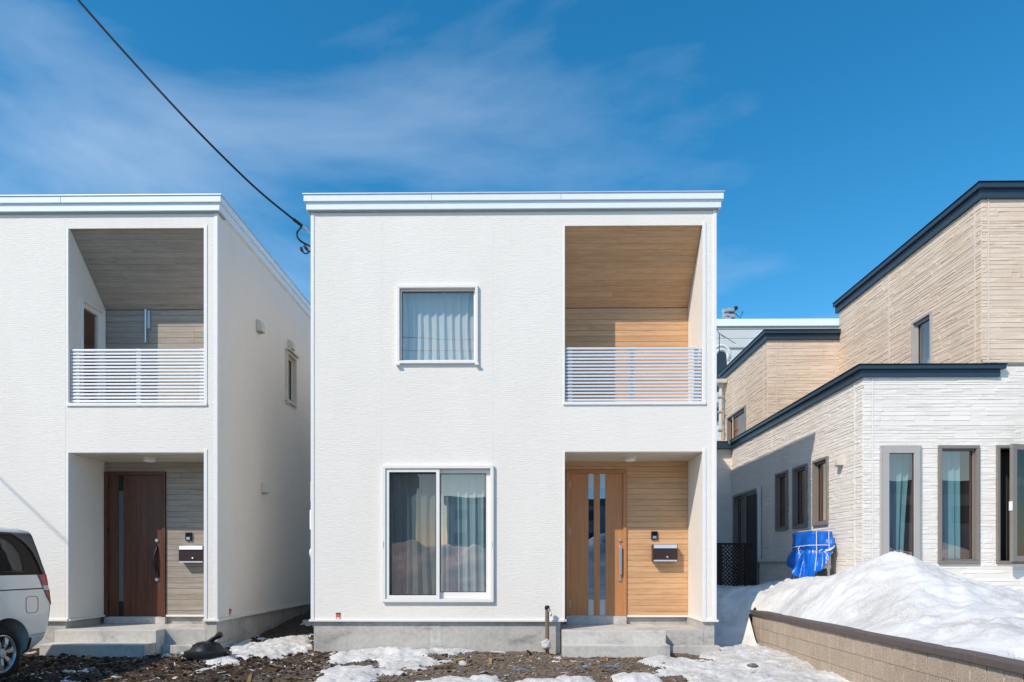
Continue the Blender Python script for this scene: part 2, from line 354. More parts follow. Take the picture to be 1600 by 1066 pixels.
def wall_holes(mb, F, u0, u1, z0, z1, holes, th):
    us = sorted({u0, u1, *[h[0] for h in holes], *[h[1] for h in holes]}); zs = sorted({z0, z1, *[h[2] for h in holes], *[h[3] for h in holes]})
    us = [u for u in us if u0 - 1e-6 <= u <= u1 + 1e-6]; zs = [z for z in zs if z0 - 1e-6 <= z <= z1 + 1e-6]
    def solid(i, j):
        if i < 0 or j < 0 or i >= len(us) - 1 or j >= len(zs) - 1: return False
        cu = (us[i] + us[i + 1]) / 2; cz = (zs[j] + zs[j + 1]) / 2
        return not any(h[0] < cu < h[1] and h[2] < cz < h[3] for h in holes)
    for i in range(len(us) - 1):
        for j in range(len(zs) - 1):
            if not solid(i, j): continue
            a, b, c, d = us[i], us[i + 1], zs[j], zs[j + 1]; P = F.p
            mb.quad(P(a, 0, c), P(b, 0, c), P(b, 0, d), P(a, 0, d)); mb.quad(P(a, -th, c), P(a, -th, d), P(b, -th, d), P(b, -th, c))
            if not solid(i - 1, j): mb.quad(P(a, 0, c), P(a, 0, d), P(a, -th, d), P(a, -th, c))
            if not solid(i + 1, j): mb.quad(P(b, 0, c), P(b, -th, c), P(b, -th, d), P(b, 0, d))
            if not solid(i, j - 1): mb.quad(P(a, 0, c), P(a, -th, c), P(b, -th, c), P(b, 0, c))
            if not solid(i, j + 1): mb.quad(P(a, 0, d), P(b, 0, d), P(b, -th, d), P(a, -th, d))
    return mb
def merge_build(mb, *a, **k):
    o = mb.build(*a, **k); bm = bmesh.new(); bm.from_mesh(o.data); bmesh.ops.remove_doubles(bm, verts=bm.verts, dist=1e-5); bmesh.ops.recalc_face_normals(bm, faces=bm.faces); bm.to_mesh(o.data); bm.free(); return o

# ================================================================== GROUND
HOLES = []
def gh(x, y):
    x = np.asarray(x, float); y = np.asarray(y, float)
    near = sstep(3.0, 6.0, y) * sstep(16, 12, y) * sstep(-12, -8, x) * sstep(7, 5, x)
    z = -.035 * np.clip(9.4 - y, 0, 2.5)
    gap = sstep(-4.7, -4.3, x) * sstep(-2.9, -3.3, x)
    z = z + gap * np.clip(y - 9.9, 0, 8) * .085
    z = z + .075 * np.exp(-((x + 3.3) / .75) ** 2 - ((y - 8.15) / .42) ** 2) + .05 * np.exp(-((x + 1.6) / .7) ** 2 - ((y - 9.7) / .25) ** 2)
    z = z + near * ((fbm(x * 1.3, y * 1.3, 3, 3) - .5) * .07 + (fbm(x * 5, y * 5, 4, 9, .6) - .5) * .055 + (fbm(x * 17, y * 17, 3, 21, .65) - .5) * .030 * (1.0 + .8 * sstep(-2.5, -3.2, x)))
    keep = sstep(9.35, 9.55, y) * sstep(.3, .5, x) * sstep(3.0, 2.8, x) + sstep(9.35, 9.55, y) * sstep(-7.2, -6.9, x) * sstep(-4.6, -4.75, x)
    return z - keep * .02
def axis(a, b, step, lo, hi, grow=1.35):
    m = list(np.arange(a, b + 1e-6, step)); L = []; s = step; p = a
    while p > lo: s *= grow; p -= s; L.append(p)
    U = []; s = step; p = m[-1]
    while p < hi: s *= grow; p += s; U.append(p)
    return np.array(L[::-1] + m + U)
def grid_mesh(name, X, Y, Z, keep=None):
    ny, nx = Z.shape; V = np.stack([X, Y, Z], -1).reshape(-1, 3)
    i = np.arange(nx * ny).reshape(ny, nx); q = np.stack([i[:-1, :-1], i[:-1, 1:], i[1:, 1:], i[1:, :-1]], -1)
    if keep is not None: q = q[keep[:-1, :-1] & keep[:-1, 1:] & keep[1:, 1:] & keep[1:, :-1]]
    q = q.reshape(-1, 4); used, inv = np.unique(q, return_inverse=True); V = V[used]; q = inv.reshape(-1, 4)
    me = bpy.data.meshes.new(name); me.vertices.add(len(V)); me.vertices.foreach_set('co', V.ravel())
    me.loops.add(q.size); me.loops.foreach_set('vertex_index', q.ravel().astype(np.int32)); me.polygons.add(len(q)); me.polygons.foreach_set('loop_start', np.arange(0, q.size, 4, dtype=np.int32)); me.polygons.foreach_set('loop_total', np.full(len(q), 4, dtype=np.int32))
    me.update(); me.validate(); me.shade_smooth(); return me
xs = axis(-7.4, 3.9, .024, -900, 900); ys = np.unique(np.concatenate([axis(7.1, 10.4, .02, -900, 10.4), np.arange(10.4, 17, .09), axis(17, 17.4, .1, 17, 1500)]))
GX, GY = np.meshgrid(xs, ys); GZ = gh(GX, GY)
me = grid_mesh('ground', GX, GY, GZ); me.materials.append(MAT['mud'])
ground = bpy.data.objects.new('ground', me); COL.objects.link(ground); tag(ground, 'brown muddy building plot with wood scraps in front of the houses', None, None, 'structure')
mb = MB().box(-300, 300, -3.2, 3.4, -.6, -.045); road = mb.build('road', 'asphalt'); tag(road, 'asphalt street in front of the plot', None, None, 'structure')

# snow lying on the mud
PATCH = [(395, 1019, 92, 15), (330, 1031, 55, 6), (455, 1012, 46, 10), (322, 1049, 22, 5), (610, 1024, 95, 11), (555, 1049, 72, 15), (640, 1034, 62, 10), (520, 1063, 40, 7), (700, 1062, 75, 6),
         (870, 1061, 60, 5), (760, 1058, 30, 5), (1180, 1046, 150, 26), (1075, 1042, 75, 17), (1255, 1062, 115, 16), (1150, 1016, 55, 9), (1000, 1056, 40, 8), (700, 1018, 60, 4)]
def snow_mask(x, y):
    m = np.zeros_like(x)
    for px, py, rx, ry in PATCH:
        c = atZ(px, py, .0); k = c.y / FPX; a = rx * k; b = ry * c.y * c.y / (FPX * CAMZ)
        m = np.maximum(m, 1.25 - np.sqrt(((x - c.x) / a) ** 2 + ((y - c.y) / b) ** 2))
    for cx, cy, a, b in [(-3.55, 13.0, .50, 1.1), (-3.3, 11.6, .32, .5), (-3.7, 15.2, .7, 1.4)]:
        m = np.maximum(m, 1.2 - np.sqrt(((x - cx) / a) ** 2 + ((y - cy) / b) ** 2))
    m = np.maximum(m, 1.3 * sstep(2.3, 3.0, x) * sstep(10.6, 10.2, y))
    return m + (fbm(x * 3.2, y * 3.2, 4, 55, .6) - .5) * 1.5 - .42
sx_ = np.arange(-7.2, 3.75, .025); sy_ = np.concatenate([np.arange(6.6, 10.5, .025), np.arange(10.5, 16.5, .06)])
SX, SY = np.meshgrid(sx_, sy_); SM = snow_mask(SX, SY)
inhouse = ((SX > -3.15) & (SX < 2.9) & (SY > 10.12)) | ((SX < -4.5) & (SY > 10.12)) | ((SX > .5) & (SX < 2.12) & (SY > 9.5)) | ((SX < -5.25) & (SX > -6.95) & (SY > 9.5)) | ((SX < -5.9) & (SY < 8.9))
T = np.clip(SM, -.3, .7); base = gh(SX, SY) * .55 + .45 * (-.035 * np.clip(9.4 - SY, 0, 2.5))
SZ = gh(SX, SY) + .005 + np.where(T > 0, .06 * np.power(np.clip(T, 0, 1), .55), T * .12) + np.clip(T, 0, .5) * ((fbm(SX * 4, SY * 4, 4, 77, .6) - .5) * .16)
me = grid_mesh('snow_patches', SX, SY, SZ, (SM > -.12) & ~inhouse); me.materials.append(MAT['snow_dirty'])
o = bpy.data.objects.new('snow_patches', me); COL.objects.link(o); tag(o, 'thin dirty melting snow lying in patches on the mud', 'snow', None, 'stuff')

# loose stones, clods and wood chips
def scatter(name, n, mat, rgn, smin, smax, flat, seed, label, cat, dens=None, avoid_snow=.9):
    rng = np.random.default_rng(seed); mb = MB()
    ico = [(0, 0, 1), (.89, 0, .45), (.28, .85, .45), (-.72, .53, .45), (-.72, -.53, .45), (.28, -.85, .45), (.6, .5, -.5), (-.3, .7, -.5), (-.8, 0, -.5), (-.3, -.7, -.5), (.6, -.5, -.5)]
    icf = [(0, 1, 2), (0, 2, 3), (0, 3, 4), (0, 4, 5), (0, 5, 1), (1, 6, 2), (2, 7, 3), (3, 8, 4), (4, 9, 5), (5, 10, 1), (6, 7, 2), (7, 8, 3), (8, 9, 4), (9, 10, 5), (10, 6, 1)]
    X = rng.uniform(rgn[0], rgn[1], n); Y = rgn[2] + (rgn[3] - rgn[2]) * rng.random(n) ** .85
    keep = np.ones(n, bool)
    if dens is not None: keep &= rng.random(n) < dens(X, Y)
    keep &= (snow_mask(X, Y) < .05) | (rng.random(n) > avoid_snow)
    keep &= ~(((X > .5) & (X < 2.9) & (Y > 9.5)) | ((X < -5.25) & (Y > 9.5)) | ((Y > 10.05) & ((X > -3.2) | (X < -4.5))))
    X = X[keep]; Y = Y[keep]; Z = gh(X, Y)
    for x, y, z in zip(X, Y, Z):
        s = smin * (smax / smin) ** (rng.random() ** 1.8); a = rng.uniform(0, 6.28); ca, sa = math.cos(a), math.sin(a)
        if flat:
            l, w, h = s * rng.uniform(.8, 2.2), s * rng.uniform(.2, .55), s * .07; t = rng.normal(0, .22)
            vs = []
            for (p, q, r) in [(-1, -1, 0), (1, -.7, 0), (1.1, .8, 0), (-.9, 1, 0), (-1, -1, 1), (1, -.7, 1), (1.1, .8, 1), (-.9, 1, 1)]:
                px, py, pz = p * l, q * w, r * h + p * l * t
                vs.append((x + px * ca - py * sa, y + px * sa + py * ca, z + .004 + pz + abs(l * t) * .6))
            mb.add(vs, [(0, 3, 2, 1), (4, 5, 6, 7), (0, 1, 5, 4), (1, 2, 6, 5), (2, 3, 7, 6), (3, 0, 4, 7)])
        else:
            j = rng.uniform(.65, 1.3, 11); f = rng.uniform(.5, .85)
            mb.add([(x + s * q * (vx * ca - vy * sa), y + s * q * (vx * sa + vy * ca) * .9, z + s * f * (q * vz + .25)) for (vx, vy, vz), q in zip(ico, j)], icf)
    o = mb.build(name, mat, recalc=False, auto=40); tag(o, label, cat, None, 'stuff'); return o
scatter('mud_clods', 5200, 'clod', (-7.2, -.6, 7.1, 10.05), .006, .04, False, 5, 'small dark clods of churned mud', 'mud', lambda x, y: np.where(x < -2.4, 1, .25))
scatter('gravel', 6500, 'pebble', (-7.2, 3.2, 7.1, 10.05), .004, .032, False, 6, 'loose pebbles and rubble on the bare ground', 'gravel', lambda x, y: np.where(x > -2.4, 1, .35), .78)
scatter('wood_chips', 5200, 'chip_wood', (-7.2, 2.6, 7.1, 10.05), .006, .05, True, 7, 'splinters and chips of wood strewn over the mud', 'wood chips', lambda x, y: np.clip(.35 + .65 * sstep(9.2, 9.7, y) + .2, 0, 1), .75)
scatter('white_scraps', 1600, 'bag_white', (-6.5, 2.4, 7.1, 10.05), .005, .028, True, 8, 'pale offcuts of building board strewn over the mud', 'scraps', None, .6)

# ================================================================== WHITE HOUSES
Y0, YB, YBACK = 10.10, 11.00, 17.5
XL, XO, XR2, XR = -3.124, .634, 2.670, 2.868
ZB, ZT = .457, 6.525
ZBT, ZBS, ZPT, ZBC = 6.295, 3.69, 2.956, 5.40
def FX(px): return atY(px, 881, Y0).x
def BX(px): return atY(px, 881, YB).x
def ZF(py, px=800): return atY(px, py, Y0).z
def ZBk(py, px=960): return atY(px, py, YB).z
def board_mesh(h, t=.016, c=.0035):
    # unit length along x, board of height h with chamfered long edges, front face toward -y
    prof = [(0, 0), (-t + c, 0), (-t, c), (-t, h - c), (-t + c, h), (0, h)]
    mb = MB().prism(prof, lambda p, d: (d, p[0], p[1]), -.5, .5)
    me = bpy.data.meshes.new('board'); me.from_pydata(mb.v, [], mb.f)
    bm = bmesh.new(); bm.from_mesh(me); bmesh.ops.recalc_face_normals(bm, faces=bm.faces); bm.to_mesh(me); bm.free(); return me
def window(parent, F, u0, u1, z0, z1, fmat, pmat='glass_lowe', fw=.045, proud=.03, depth=.10, sash=.035, room='room_dark', roomd=1.6, sashes=1, label=None, name='window', so=0.0):
    w = MB().ring(F, u0, u1, z0, z1, fw, -depth, proud).build(name, fmat, parent, bevel=.004)
    if label: w['label'] = label
    a, b, c, d = u0 + fw, u1 - fw, z0 + fw, z1 - fw; g = .002
    if sashes == 1:
        s = MB().ring(F, a + g, b - g, c + g, d - g, sash, -.085 + so, -.02 + so).build('sash', fmat, w, bevel=.003)
        MB().ring(F, a + sash, b - sash, c + sash, d - sash, .008, -.07 + so, -.045 + so).build('gasket', 'gasket', w)
        MB().quad(*[F.p(u, -.055 + so, z) for u, z in ((a + sash, c + sash), (b - sash, c + sash), (b - sash, d - sash), (a + sash, d - sash))]).build('pane', pmat, w)
    rm = MB(); q = .25
    P = [F.p(u, dd, z) for dd in (-depth - .06, -depth - roomd) for (u, z) in ((u0 - q, z0 - q), (u1 + q, z0 - q), (u1 + q, z1 + q), (u0 - q, z1 + q))]
    rm.add(P, [(4, 5, 6, 7), (0, 1, 5, 4), (1, 2, 6, 5), (2, 3, 7, 6), (3, 0, 4, 7)]); rm.build('room_lining', room, w)
    return w
def curtain(F, u0, u1, z0, z1, d, mat, waves, amp, label, seed=0, pinch=0.0, n=110, m=14, flare=.0):
    rng = random.Random(seed); ph = [rng.uniform(0, 6.28) for _ in range(6)]; V = []; f = []
    for j in range(m + 1):
        t = j / m
        for i in range(n + 1):
            s = i / n; k = waves * 2 * math.pi
            ww = math.sin(k * s + ph[0] + .7 * math.sin(3.1 * s + ph[1] + 1.4 * t)) + .45 * math.sin(2.1 * k * s + ph[2] + 1.1 * t) + .3 * math.sin(.37 * k * s + ph[3] - 1.8 * t)
            ctr = (u0 + u1) / 2; u = u0 + (u1 - u0) * s; u = u + (ctr - u) * pinch * math.sin(math.pi * t) * .5 + flare * (1 - t) * (s - .3)
            V.append(F.p(u, d + amp * ww * (.55 + .45 * (1 - t)), z0 + (z1 - z0) * t))
    for j in range(m):
        for i in range(n): a = j * (n + 1) + i; f.append((a, a + 1, a + n + 2, a + n + 1))
    o = MB().add(V, f).build('curtain', mat, None, smooth=True, recalc=False); return tag(o, label, 'curtain', 'curtains behind the windows')

def white_house(dx, cfg):
    H = empty('white_house', (dx, Y0 + 3.7, 0), cfg['label'], 'house', 'white two-storey houses')
    FF = Frame((dx, Y0, 0), (1, 0, 0), (0, -1, 0))
    th = .16
    # ---- outer walls
    holes = cfg['holes']
    merge_build(wall_holes(MB(), FF, XL, XO, ZB, ZT, holes, th), 'front_wall', 'siding_white', H)
    MB().fbox(FF, XO, XR2, -.022, 0, ZBT, ZT).build('front_wall', 'siding_white', H)
    MB().fbox(FF, XO, XR2, -th, 0, ZPT, ZBS - .0).build('front_wall', 'siding_white', H)
    MB().fbox(FF, XR2, XR, -(YBACK - Y0), 0, ZB, ZT).build('side_wall', 'siding_white', H) if not cfg['side_holes'] else merge_build(wall_holes(MB(), Frame((dx + XR, Y0, 0), (0, 1, 0), (1, 0, 0)), 0, YBACK - Y0, ZB, ZT, cfg['side_holes'], XR - XR2), 'side_wall', 'siding_white', H)
    MB().fbox(FF, XL, XL + th, -(YBACK - Y0), -th, ZB, ZT).build('side_wall', 'siding_white', H)
    MB().fbox(FF, XL + th, XR2, -(YBACK - Y0), -(YBACK - Y0) + th, ZB, ZT).build('rear_wall', 'siding_white', H)
    # ---- alcove: left cheek, floors, backs
    if cfg.get('balcony_door'):
        FL = Frame((dx + XO, Y0, 0), (0, 1, 0), (1, 0, 0))
        merge_build(wall_holes(MB(), FL, th, YB - Y0 + .12, ZB, ZT, [cfg['balcony_door']], .14), 'alcove_wall', 'siding_white', H)
        u0, u1, z0, z1 = cfg['balcony_door']
        w = MB().ring(FL, u0 + .001, u1 - .001, z0 + .001, z1 - .001, .045, -.10, .03).build('balcony_door', 'vinyl_white', H, bevel=.004)
        MB().ring(FL, u0 + .047, u1 - .047, z0 + .047, z1 - .047, .07, -.08, -.02).build('sash', 'vinyl_white', w)
        MB().quad(*[FL.p(u, -.05, z) for u, z in ((u0 + .117, z0 + .117), (u1 - .117, z0 + .117), (u1 - .117, z1 - .117), (u0 + .117, z1 - .117))]).build('pane', 'glass_lowe', w)
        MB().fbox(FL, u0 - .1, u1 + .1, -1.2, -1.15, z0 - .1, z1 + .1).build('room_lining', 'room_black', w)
        for k in (4.4, 4.95): MB().tube([FL.p(u1 - .02, .035, k), FL.p(u1 - .02, .035, k + .12)], .012).build('hinge', 'plate_silver', w)
    else:
        MB().fbox(FF, XO - .14, XO, -(YB - Y0 + .12), -th, ZB, ZT).build('alcove_wall', 'siding_white', H)
    e = .002
    MB().fbox(FF, XO + e, XR2 - e, -(YB - Y0), -th - e, ZPT, ZBS - .06).build('balcony_floor', 'grey_white', H)
    bw = cfg['board']; bk = cfg['backing']
    up = MB().fbox(FF, XO + e, XR2 - e, -(YB - Y0) - .10, -(YB - Y0) - .001, ZPT + e, ZBC + .25).build('balcony_back_wall', bk, H)
    dn = MB().fbox(FF, XO + e, XR2 - e, -(YB - Y0) - .10, -(YB - Y0) - .001, ZB, ZPT - e).build('porch_back_wall', bk, H)
    ce = MB().prism([(Y0 + .024, ZBT + .03), (YB + .02, ZBC + .012), (YB + .02, ZT - .05), (Y0 + .024, ZT - .05)], lambda p, d: (dx + d, p[0], p[1]), XO + e, XR2 - e).build('balcony_ceiling', bk, H)
    rng = random.Random(cfg['seed'])
    bh = .0895; bme = board_mesh(bh - .0025); bme.materials.append(MAT[bw])
    def row(parent, x0, x1, y, z, rot=None, p=.55):
        cuts = [x0]
        if rng.random() < p and x1 - x0 > 1.0: cuts.append(x0 + (x1 - x0) * rng.choice([.22, .35, .45, .6, .72, .83]))
        cuts.append(x1)
        for a, b in zip(cuts[:-1], cuts[1:]):
            L = b - a - (.0018 if b < x1 else 0)
            if L > .01: inst('board', bme, (dx + a + L / 2, y, z), parent, (L, 1, 1), rot)
    z = ZBC - bh + .004; 
    while z > ZBS - .08: row(up, XO + .004, XR2 - .004, YB, z, None, cfg['cut']); z -= bh
    dl, dr, dtop = cfg['door'][0] - .006, cfg['door'][1] + .006, cfg['door'][3] + .004
    z = ZPT - bh
    while z > ZB + .02:
        if z < dtop - .02:
            row(dn, XO + .004, dl, YB, z, None, 0); row(dn, dr, XR2 - .004, YB, z, None, cfg['cut'] * .7)
            if z + bh > dtop + .006: inst('board', bme, (dx + (dl + dr) / 2, YB, dtop + .002), dn, (dr - dl - .004, 1, (z + bh - dtop - .004) / bh))
        else: row(dn, XO + .004, XR2 - .004, YB, z, None, cfg['cut'])
        z -= bh
    for a, b in ((XO + .004, dl), (dr, XR2 - .004)): inst('board', bme, (dx + (a + b) / 2, YB, ZB + .004), dn, (b - a, 1, (z + bh - ZB - .006) / bh))
    # sloping ceiling boards
    ya, za, yb_, zb_ = Y0 + .026, ZBT + .028, YB + .01, ZBC + .008
    L = math.hypot(yb_ - ya, zb_ - za); nb = 14; bh2 = L / nb; cme = board_mesh(bh2 - .0025); cme.materials.append(MAT[bw])
    ang = math.atan2(zb_ - za, yb_ - ya)     # board z axis must run along the slope, its -y face look down/out
    for k in range(nb):
        t = k / nb; cx = [XO + .004, XR2 - .004]; y = ya + (yb_ - ya) * t; zz = za + (zb_ - za) * t
        cuts = [cx[0]] + ([cx[0] + (cx[1] - cx[0]) * rng.choice([.12, .25, .4, .55, .7, .88])] if rng.random() < cfg['cut'] else []) + [cx[1]]
        for a, b in zip(cuts[:-1], cuts[1:]):
            Lx = b - a - .002; inst('board', cme, (dx + a + Lx / 2, y, zz), ce, (Lx, 1, 1), (ang - math.pi / 2, 0, 0))
    # porch ceiling board + lower flashing in the porch
    MB().fbox(FF, XO + .012, XR2 - .004, -(YB - Y0) + .003, -th - .003, ZPT - .012, ZPT - .002).build('porch_ceiling', 'cream_plastic', H)
    MB().fbox(FF, cfg['door'][1] + .01, XR2 - .001, -(YB - Y0) + .004, -(YB - Y0) + .035, ZB - .012, ZB + .018).build('base_flashing', 'flashing', H)
    # ---- trims
    tr = .045
    for (a, b, z0, z1) in ((XL - .004, XL + tr, ZB + .02, ZT), (XR - tr, XR + .004, ZB + .02, ZT)):
        MB().fbox(FF, a, b, -.05, .010, z0, z1).build('corner_trim', 'trim_white', H, bevel=.003)
    MB().fbox(FF, XR2 - .004, XR2 + .045, -.05, .010, ZB + .02, ZPT + .045).build('opening_trim', 'trim_white', H, bevel=.003)
    MB().fbox(FF, XR2 - .004, XR2 + .045, -.05, .010, ZBS + .002, ZBT + .04).build('opening_trim', 'trim_white', H, bevel=.003)
    for (z0, z1) in ((ZB + .02, ZPT), (ZBS + .002, ZBT)): MB().fbox(FF, XO - .022, XO + .004, -.05, .008, z0, z1).build('opening_trim', 'trim_white', H, bevel=.003)
    MB().fbox(FF, XO - .022, XR2 + .045, -th - .03, .022, ZBS - .045, ZBS + .001).build('balcony_sill', 'trim_white', H, bevel=.004)
    for a in cfg['joints']: MB().fbox(FF, a - .005, a + .005, -.01, .0015, ZB + .02, ZT - .01).build('panel_joint', 'seal_white', H)
    fl = .028
    MB().fbox(FF, XL - fl, XO - .001, -.06, fl, ZB - .014, ZB + .018).build('base_flashing', 'flashing', H, bevel=.003)
    MB().fbox(FF, XR2 - .012, XR + fl, -.06, fl, ZB - .014, ZB + .018).build('base_flashing', 'flashing', H, bevel=.003)
    MB().fbox(FF, XR + .001, XR + fl, -(YBACK - Y0), -.062, ZB - .014, ZB + .018).build('base_flashing', 'flashing', H)
    MB().fbox(FF, XL - fl, XL - .001, -(YBACK - Y0), -.062, ZB - .014, ZB + .018).build('base_flashing', 'flashing', H)
    MB().fbox(FF, XR2 - .028, XR2 - .002, -(YB - Y0) + .04, -.062, ZB - .012, ZB + .018).build('base_flashing', 'flashing', H)
    MB().fbox(FF, XO + .002, XO + .028, -(YB - Y0) + .04, -.0, ZB - .012, ZB + .018).build('base_flashing', 'flashing', H)
    # ---- roof parapet in two steps
    D = YBACK - Y0
    r = MB().fbox(FF, XL - .055, XR + .055, -D - .06, .06, ZT - .001, ZT + .108).build('roof_parapet', 'fascia_white', H, bevel=.004)
    MB().fbox(FF, XL - .085, XR + .085, -D - .09, .09, ZT + .1095, ZT + .205).build('roof_coping', 'fascia_white', r, bevel=.004)
    MB().fbox(FF, XL - .098, XR + .098, -D - .10, .103, ZT + .2065, ZT + .222).build('roof_cap', 'aluminium', r)
    for a in (XL + 1.8, XL + 3.7): MB().fbox(FF, a - .003, a + .003, -.0, .0925, ZT + .112, ZT + .203).build('coping_joint', 'panel_seam', r)
    MB().fbox(FF, XL - .03, XR + .03, -.2, .03, ZT - .02, ZT - .002).build('eave_vent', 'panel_seam', r)
    # ---- foundation
    ft = .03
    MB().fbox(FF, XL + ft, XO - .06, -D + ft, -ft, -.25, ZB - .015).build('foundation', 'concrete', H, bevel=.006)
    MB().fbox(FF, XO - .058, XR2 - .02, -D + ft, -(YB - Y0) - .03, -.25, ZB - .015).build('foundation', 'concrete', H)
    MB().fbox(FF, XR2 - .018, XR - .02, -D + ft, -ft + .012, -.25, ZB - .015).build('foundation', 'concrete', H, bevel=.006)
    for (a, b) in ((-1.36, -1.20),): MB().fbox(FF, a, b, -.04, -ft + .003, -.2, ZB - .02).build('foundation_patch', 'concrete_light', H)
    for a in (-1.75, -.25, -2.6): MB().fbox(FF, a, a + .004, -.04, -ft + .0015, -.2, ZB - .02).build('formwork_line', 'panel_seam', H)
    if cfg['side_holes']:
        for y_, w_ in ((1.05, .5), (2.3, .02)): MB().box(dx + XR - .03, dx + XR - .0175, Y0 + y_, Y0 + y_ + w_, -.1, ZB - .06).build('foundation_patch', 'concrete_light', H)
    # ---- railing
    zt = ZF(541.5, 990); sp = (ZF(541.5, 990) - ZF(625, 990)) / 15.6
    rm = cfg['rail']; yr = -.045
    rl = MB().fbox(FF, XO + .012, XR2 - .012, yr - .02, yr + .012, zt - .030, zt).build('balcony_railing', rm, H, bevel=.004)
    sme = None
    for k in range(1, 16):
        zz = zt - .030 - k * sp
        if sme is None:
            so = MB().fbox(FF, XO + .012, XR2 - .012, yr - .012, yr + .008, zz, zz + .027).build('slat', rm, rl, bevel=.004); sme = so.data
        else:
            o = inst('slat', sme, Vector(((XO + XR2) / 2 + dx, Y0 - yr + .002, zz + .0135)), rl); md = o.modifiers.new('bevel', 'BEVEL'); md.width = .004; md.segments = 2
    for px in (891.5, 989, 1090):
        u = FX(px); MB().fbox(FF, u - .03, u + .03, yr - .045, yr - .021, zt - .03 - 15.7 * sp - .02, zt + .012).build('post', rm, rl, bevel=.003)
    # ---- front door
    door(H, dx, cfg)
    # ---- porch steps: a thing of its own
    S = empty('porch_steps', (dx + 1.34, 9.9, 0), cfg['steps_label'], 'steps', 'concrete porch steps')
    MB().fbox(FF, .59, 2.08, -(YB - Y0) - .02, Y0 - 9.86, -.3, .33).build('landing', 'concrete_light', S, bevel=.008)
    MB().fbox(FF, 2.081, XR2 + .02, -(YB - Y0) - .02, -.012, -.3, .328).build('landing', 'concrete', S, bevel=.008)
    MB().fbox(FF, .58, 2.075, Y0 - 9.858, Y0 - 9.56, -.3, .16).build('step', 'concrete_light', S, bevel=.01)
    MB().fbox(FF, 2.085, XR + .03, -.5, .10, -.3, .10).build('footing', 'concrete', S, bevel=.012)
    MB().fbox(FF, cfg['door'][0], cfg['door'][1], -(YB - Y0) - .018, -(YB - Y0) + .045, .3305, cfg['door'][2] - .002).build('door_sill', 'concrete_light', S, bevel=.005)
    return H, FF

def door(H, dx, cfg):
    F = Frame((dx, YB, 0), (1, 0, 0), (0, -1, 0)); u0, u1, z0, z1 = cfg['door']; wm = cfg['door_mat']
    fr = .055
    d = MB()
    for (a, b) in cfg['leaf_cols']: d.fbox(F, a, b, -.03, .020, z0 + .01, z1 - fr)
    d = d.build('front_door', wm, H, bevel=.003)
    MB().fbox(F, u0, u0 + fr, -.06, .045, z0, z1 - fr).build('door_jamb', wm, d, bevel=.003); MB().fbox(F, u1 - fr, u1, -.06, .045, z0, z1 - fr).build('door_jamb', wm, d, bevel=.003)
    MB().fbox(F, u0, u1, -.06, .045, z1 - fr, z1).build('door_head', wm, d, bevel=.003)
    for (a, b) in cfg['strips']:
        lo, hi = z0 + .012, z1 - fr - .002
        MB().fbox(F, a + .001, b - .001, -.03, .014, lo, cfg['sz'][0]).build('strip_plate', cfg['plate'], d)
        MB().fbox(F, a + .001, b - .001, -.03, .014, cfg['sz'][1], hi).build('strip_plate', cfg['plate'], d)
        MB().fbox(F, a + .001, b - .001, -.03, -.012, cfg['sz'][0], cfg['sz'][1]).build('strip_backing', 'black_matte', d)
        MB().quad(*[F.p(u, .010, z) for u, z in ((a, cfg['sz'][0]), (b, cfg['sz'][0]), (b, cfg['sz'][1]), (a, cfg['sz'][1]))]).build('glass_strip', 'glass_door', d)
    hx = cfg['hx']; h0, h1 = ZBk(897.5), ZBk(853)
    if cfg['handle'] == 'bar':
        h = MB().fbox(F, hx - .022, hx + .022, .055, .085, h0, h1).build('handle', 'steel', d, bevel=.006)
        for z in (h0 + .06, h1 - .06): MB().tube([F.p(hx, .015, z), F.p(hx, .06, z)], .012).build('handle_mount', 'steel', h)
    else:
        pts = [F.p(hx - .012 + .03 * math.sin(math.pi * t) * -1 + .02, .02 + .05 * math.sin(math.pi * t), h0 - .03 + (h1 - h0 + .03) * t) for t in [i / 14 for i in range(15)]]
        h = MB().tube(pts, [.012 + .010 * math.sin(math.pi * i / 14) for i in range(15)], 8).build('handle', 'black_plastic', d, smooth=True)
        MB().fbox(F, hx - .012, hx + .03, .0205, .045, h0 - .04, h0 + .07).build('handle_mount', 'black_plastic', h, bevel=.004)
    for z in (ZBk(844.5), ZBk(906)):
        MB().lathe(F.p(hx, .0195, z), (0, -1, 0), [(.030, 0), (.030, .012), (.024, .02), (.012, .021), (.011, .018)], 18).build('lock', cfg['lock'], d, auto=35)
    for z in (ZBk(758), ZBk(830), ZBk(943)): MB().tube([F.p(u0 + fr + .004, .032, z - .06), F.p(u0 + fr + .004, .032, z + .06)], .010).build('hinge', cfg['hinge'], d)
    MB().fbox(F, u0 + fr, u1 - fr, -.05, .03, z0 - .001, z0 + .009).build('threshold', 'plate_silver', d)

# centre house -----------------------------------------------------
UW = (FX(620.5), FX(747), ZF(569, 680), ZF(447, 680)); LW = (FX(598), FX(771.5), ZF(941, 680), ZF(727.5, 680))
d0 = (BX(884.5), BX(978.5), ZBk(962.5), ZBk(735))
cfgC = dict(label='white house in the middle with oak-coloured front door and balcony boards', holes=[tuple(UW), (LW[0] + .03, LW[1] - .03, LW[2] + .03, LW[3] - .03)], side_holes=[], board='board_oak', backing='backing_brown', seed=4, cut=.3,
    door=d0, door_mat='door_oak', leaf_cols=[(BX(889.5), BX(919.3)), (BX(927.7), BX(937.2)), (BX(945.7), BX(973.2))], strips=[(BX(919.3), BX(927.7)), (BX(937.2), BX(945.7))], sz=(ZBk(937), ZBk(764)), plate='plate_silver',
    hx=BX(968.3), handle='bar', lock='steel', hinge='plate_silver', joints=[FX(595.5), FX(769), FX(879) - .02], rail='rail_silver', steps_label='pale concrete steps before the oak-coloured front door')
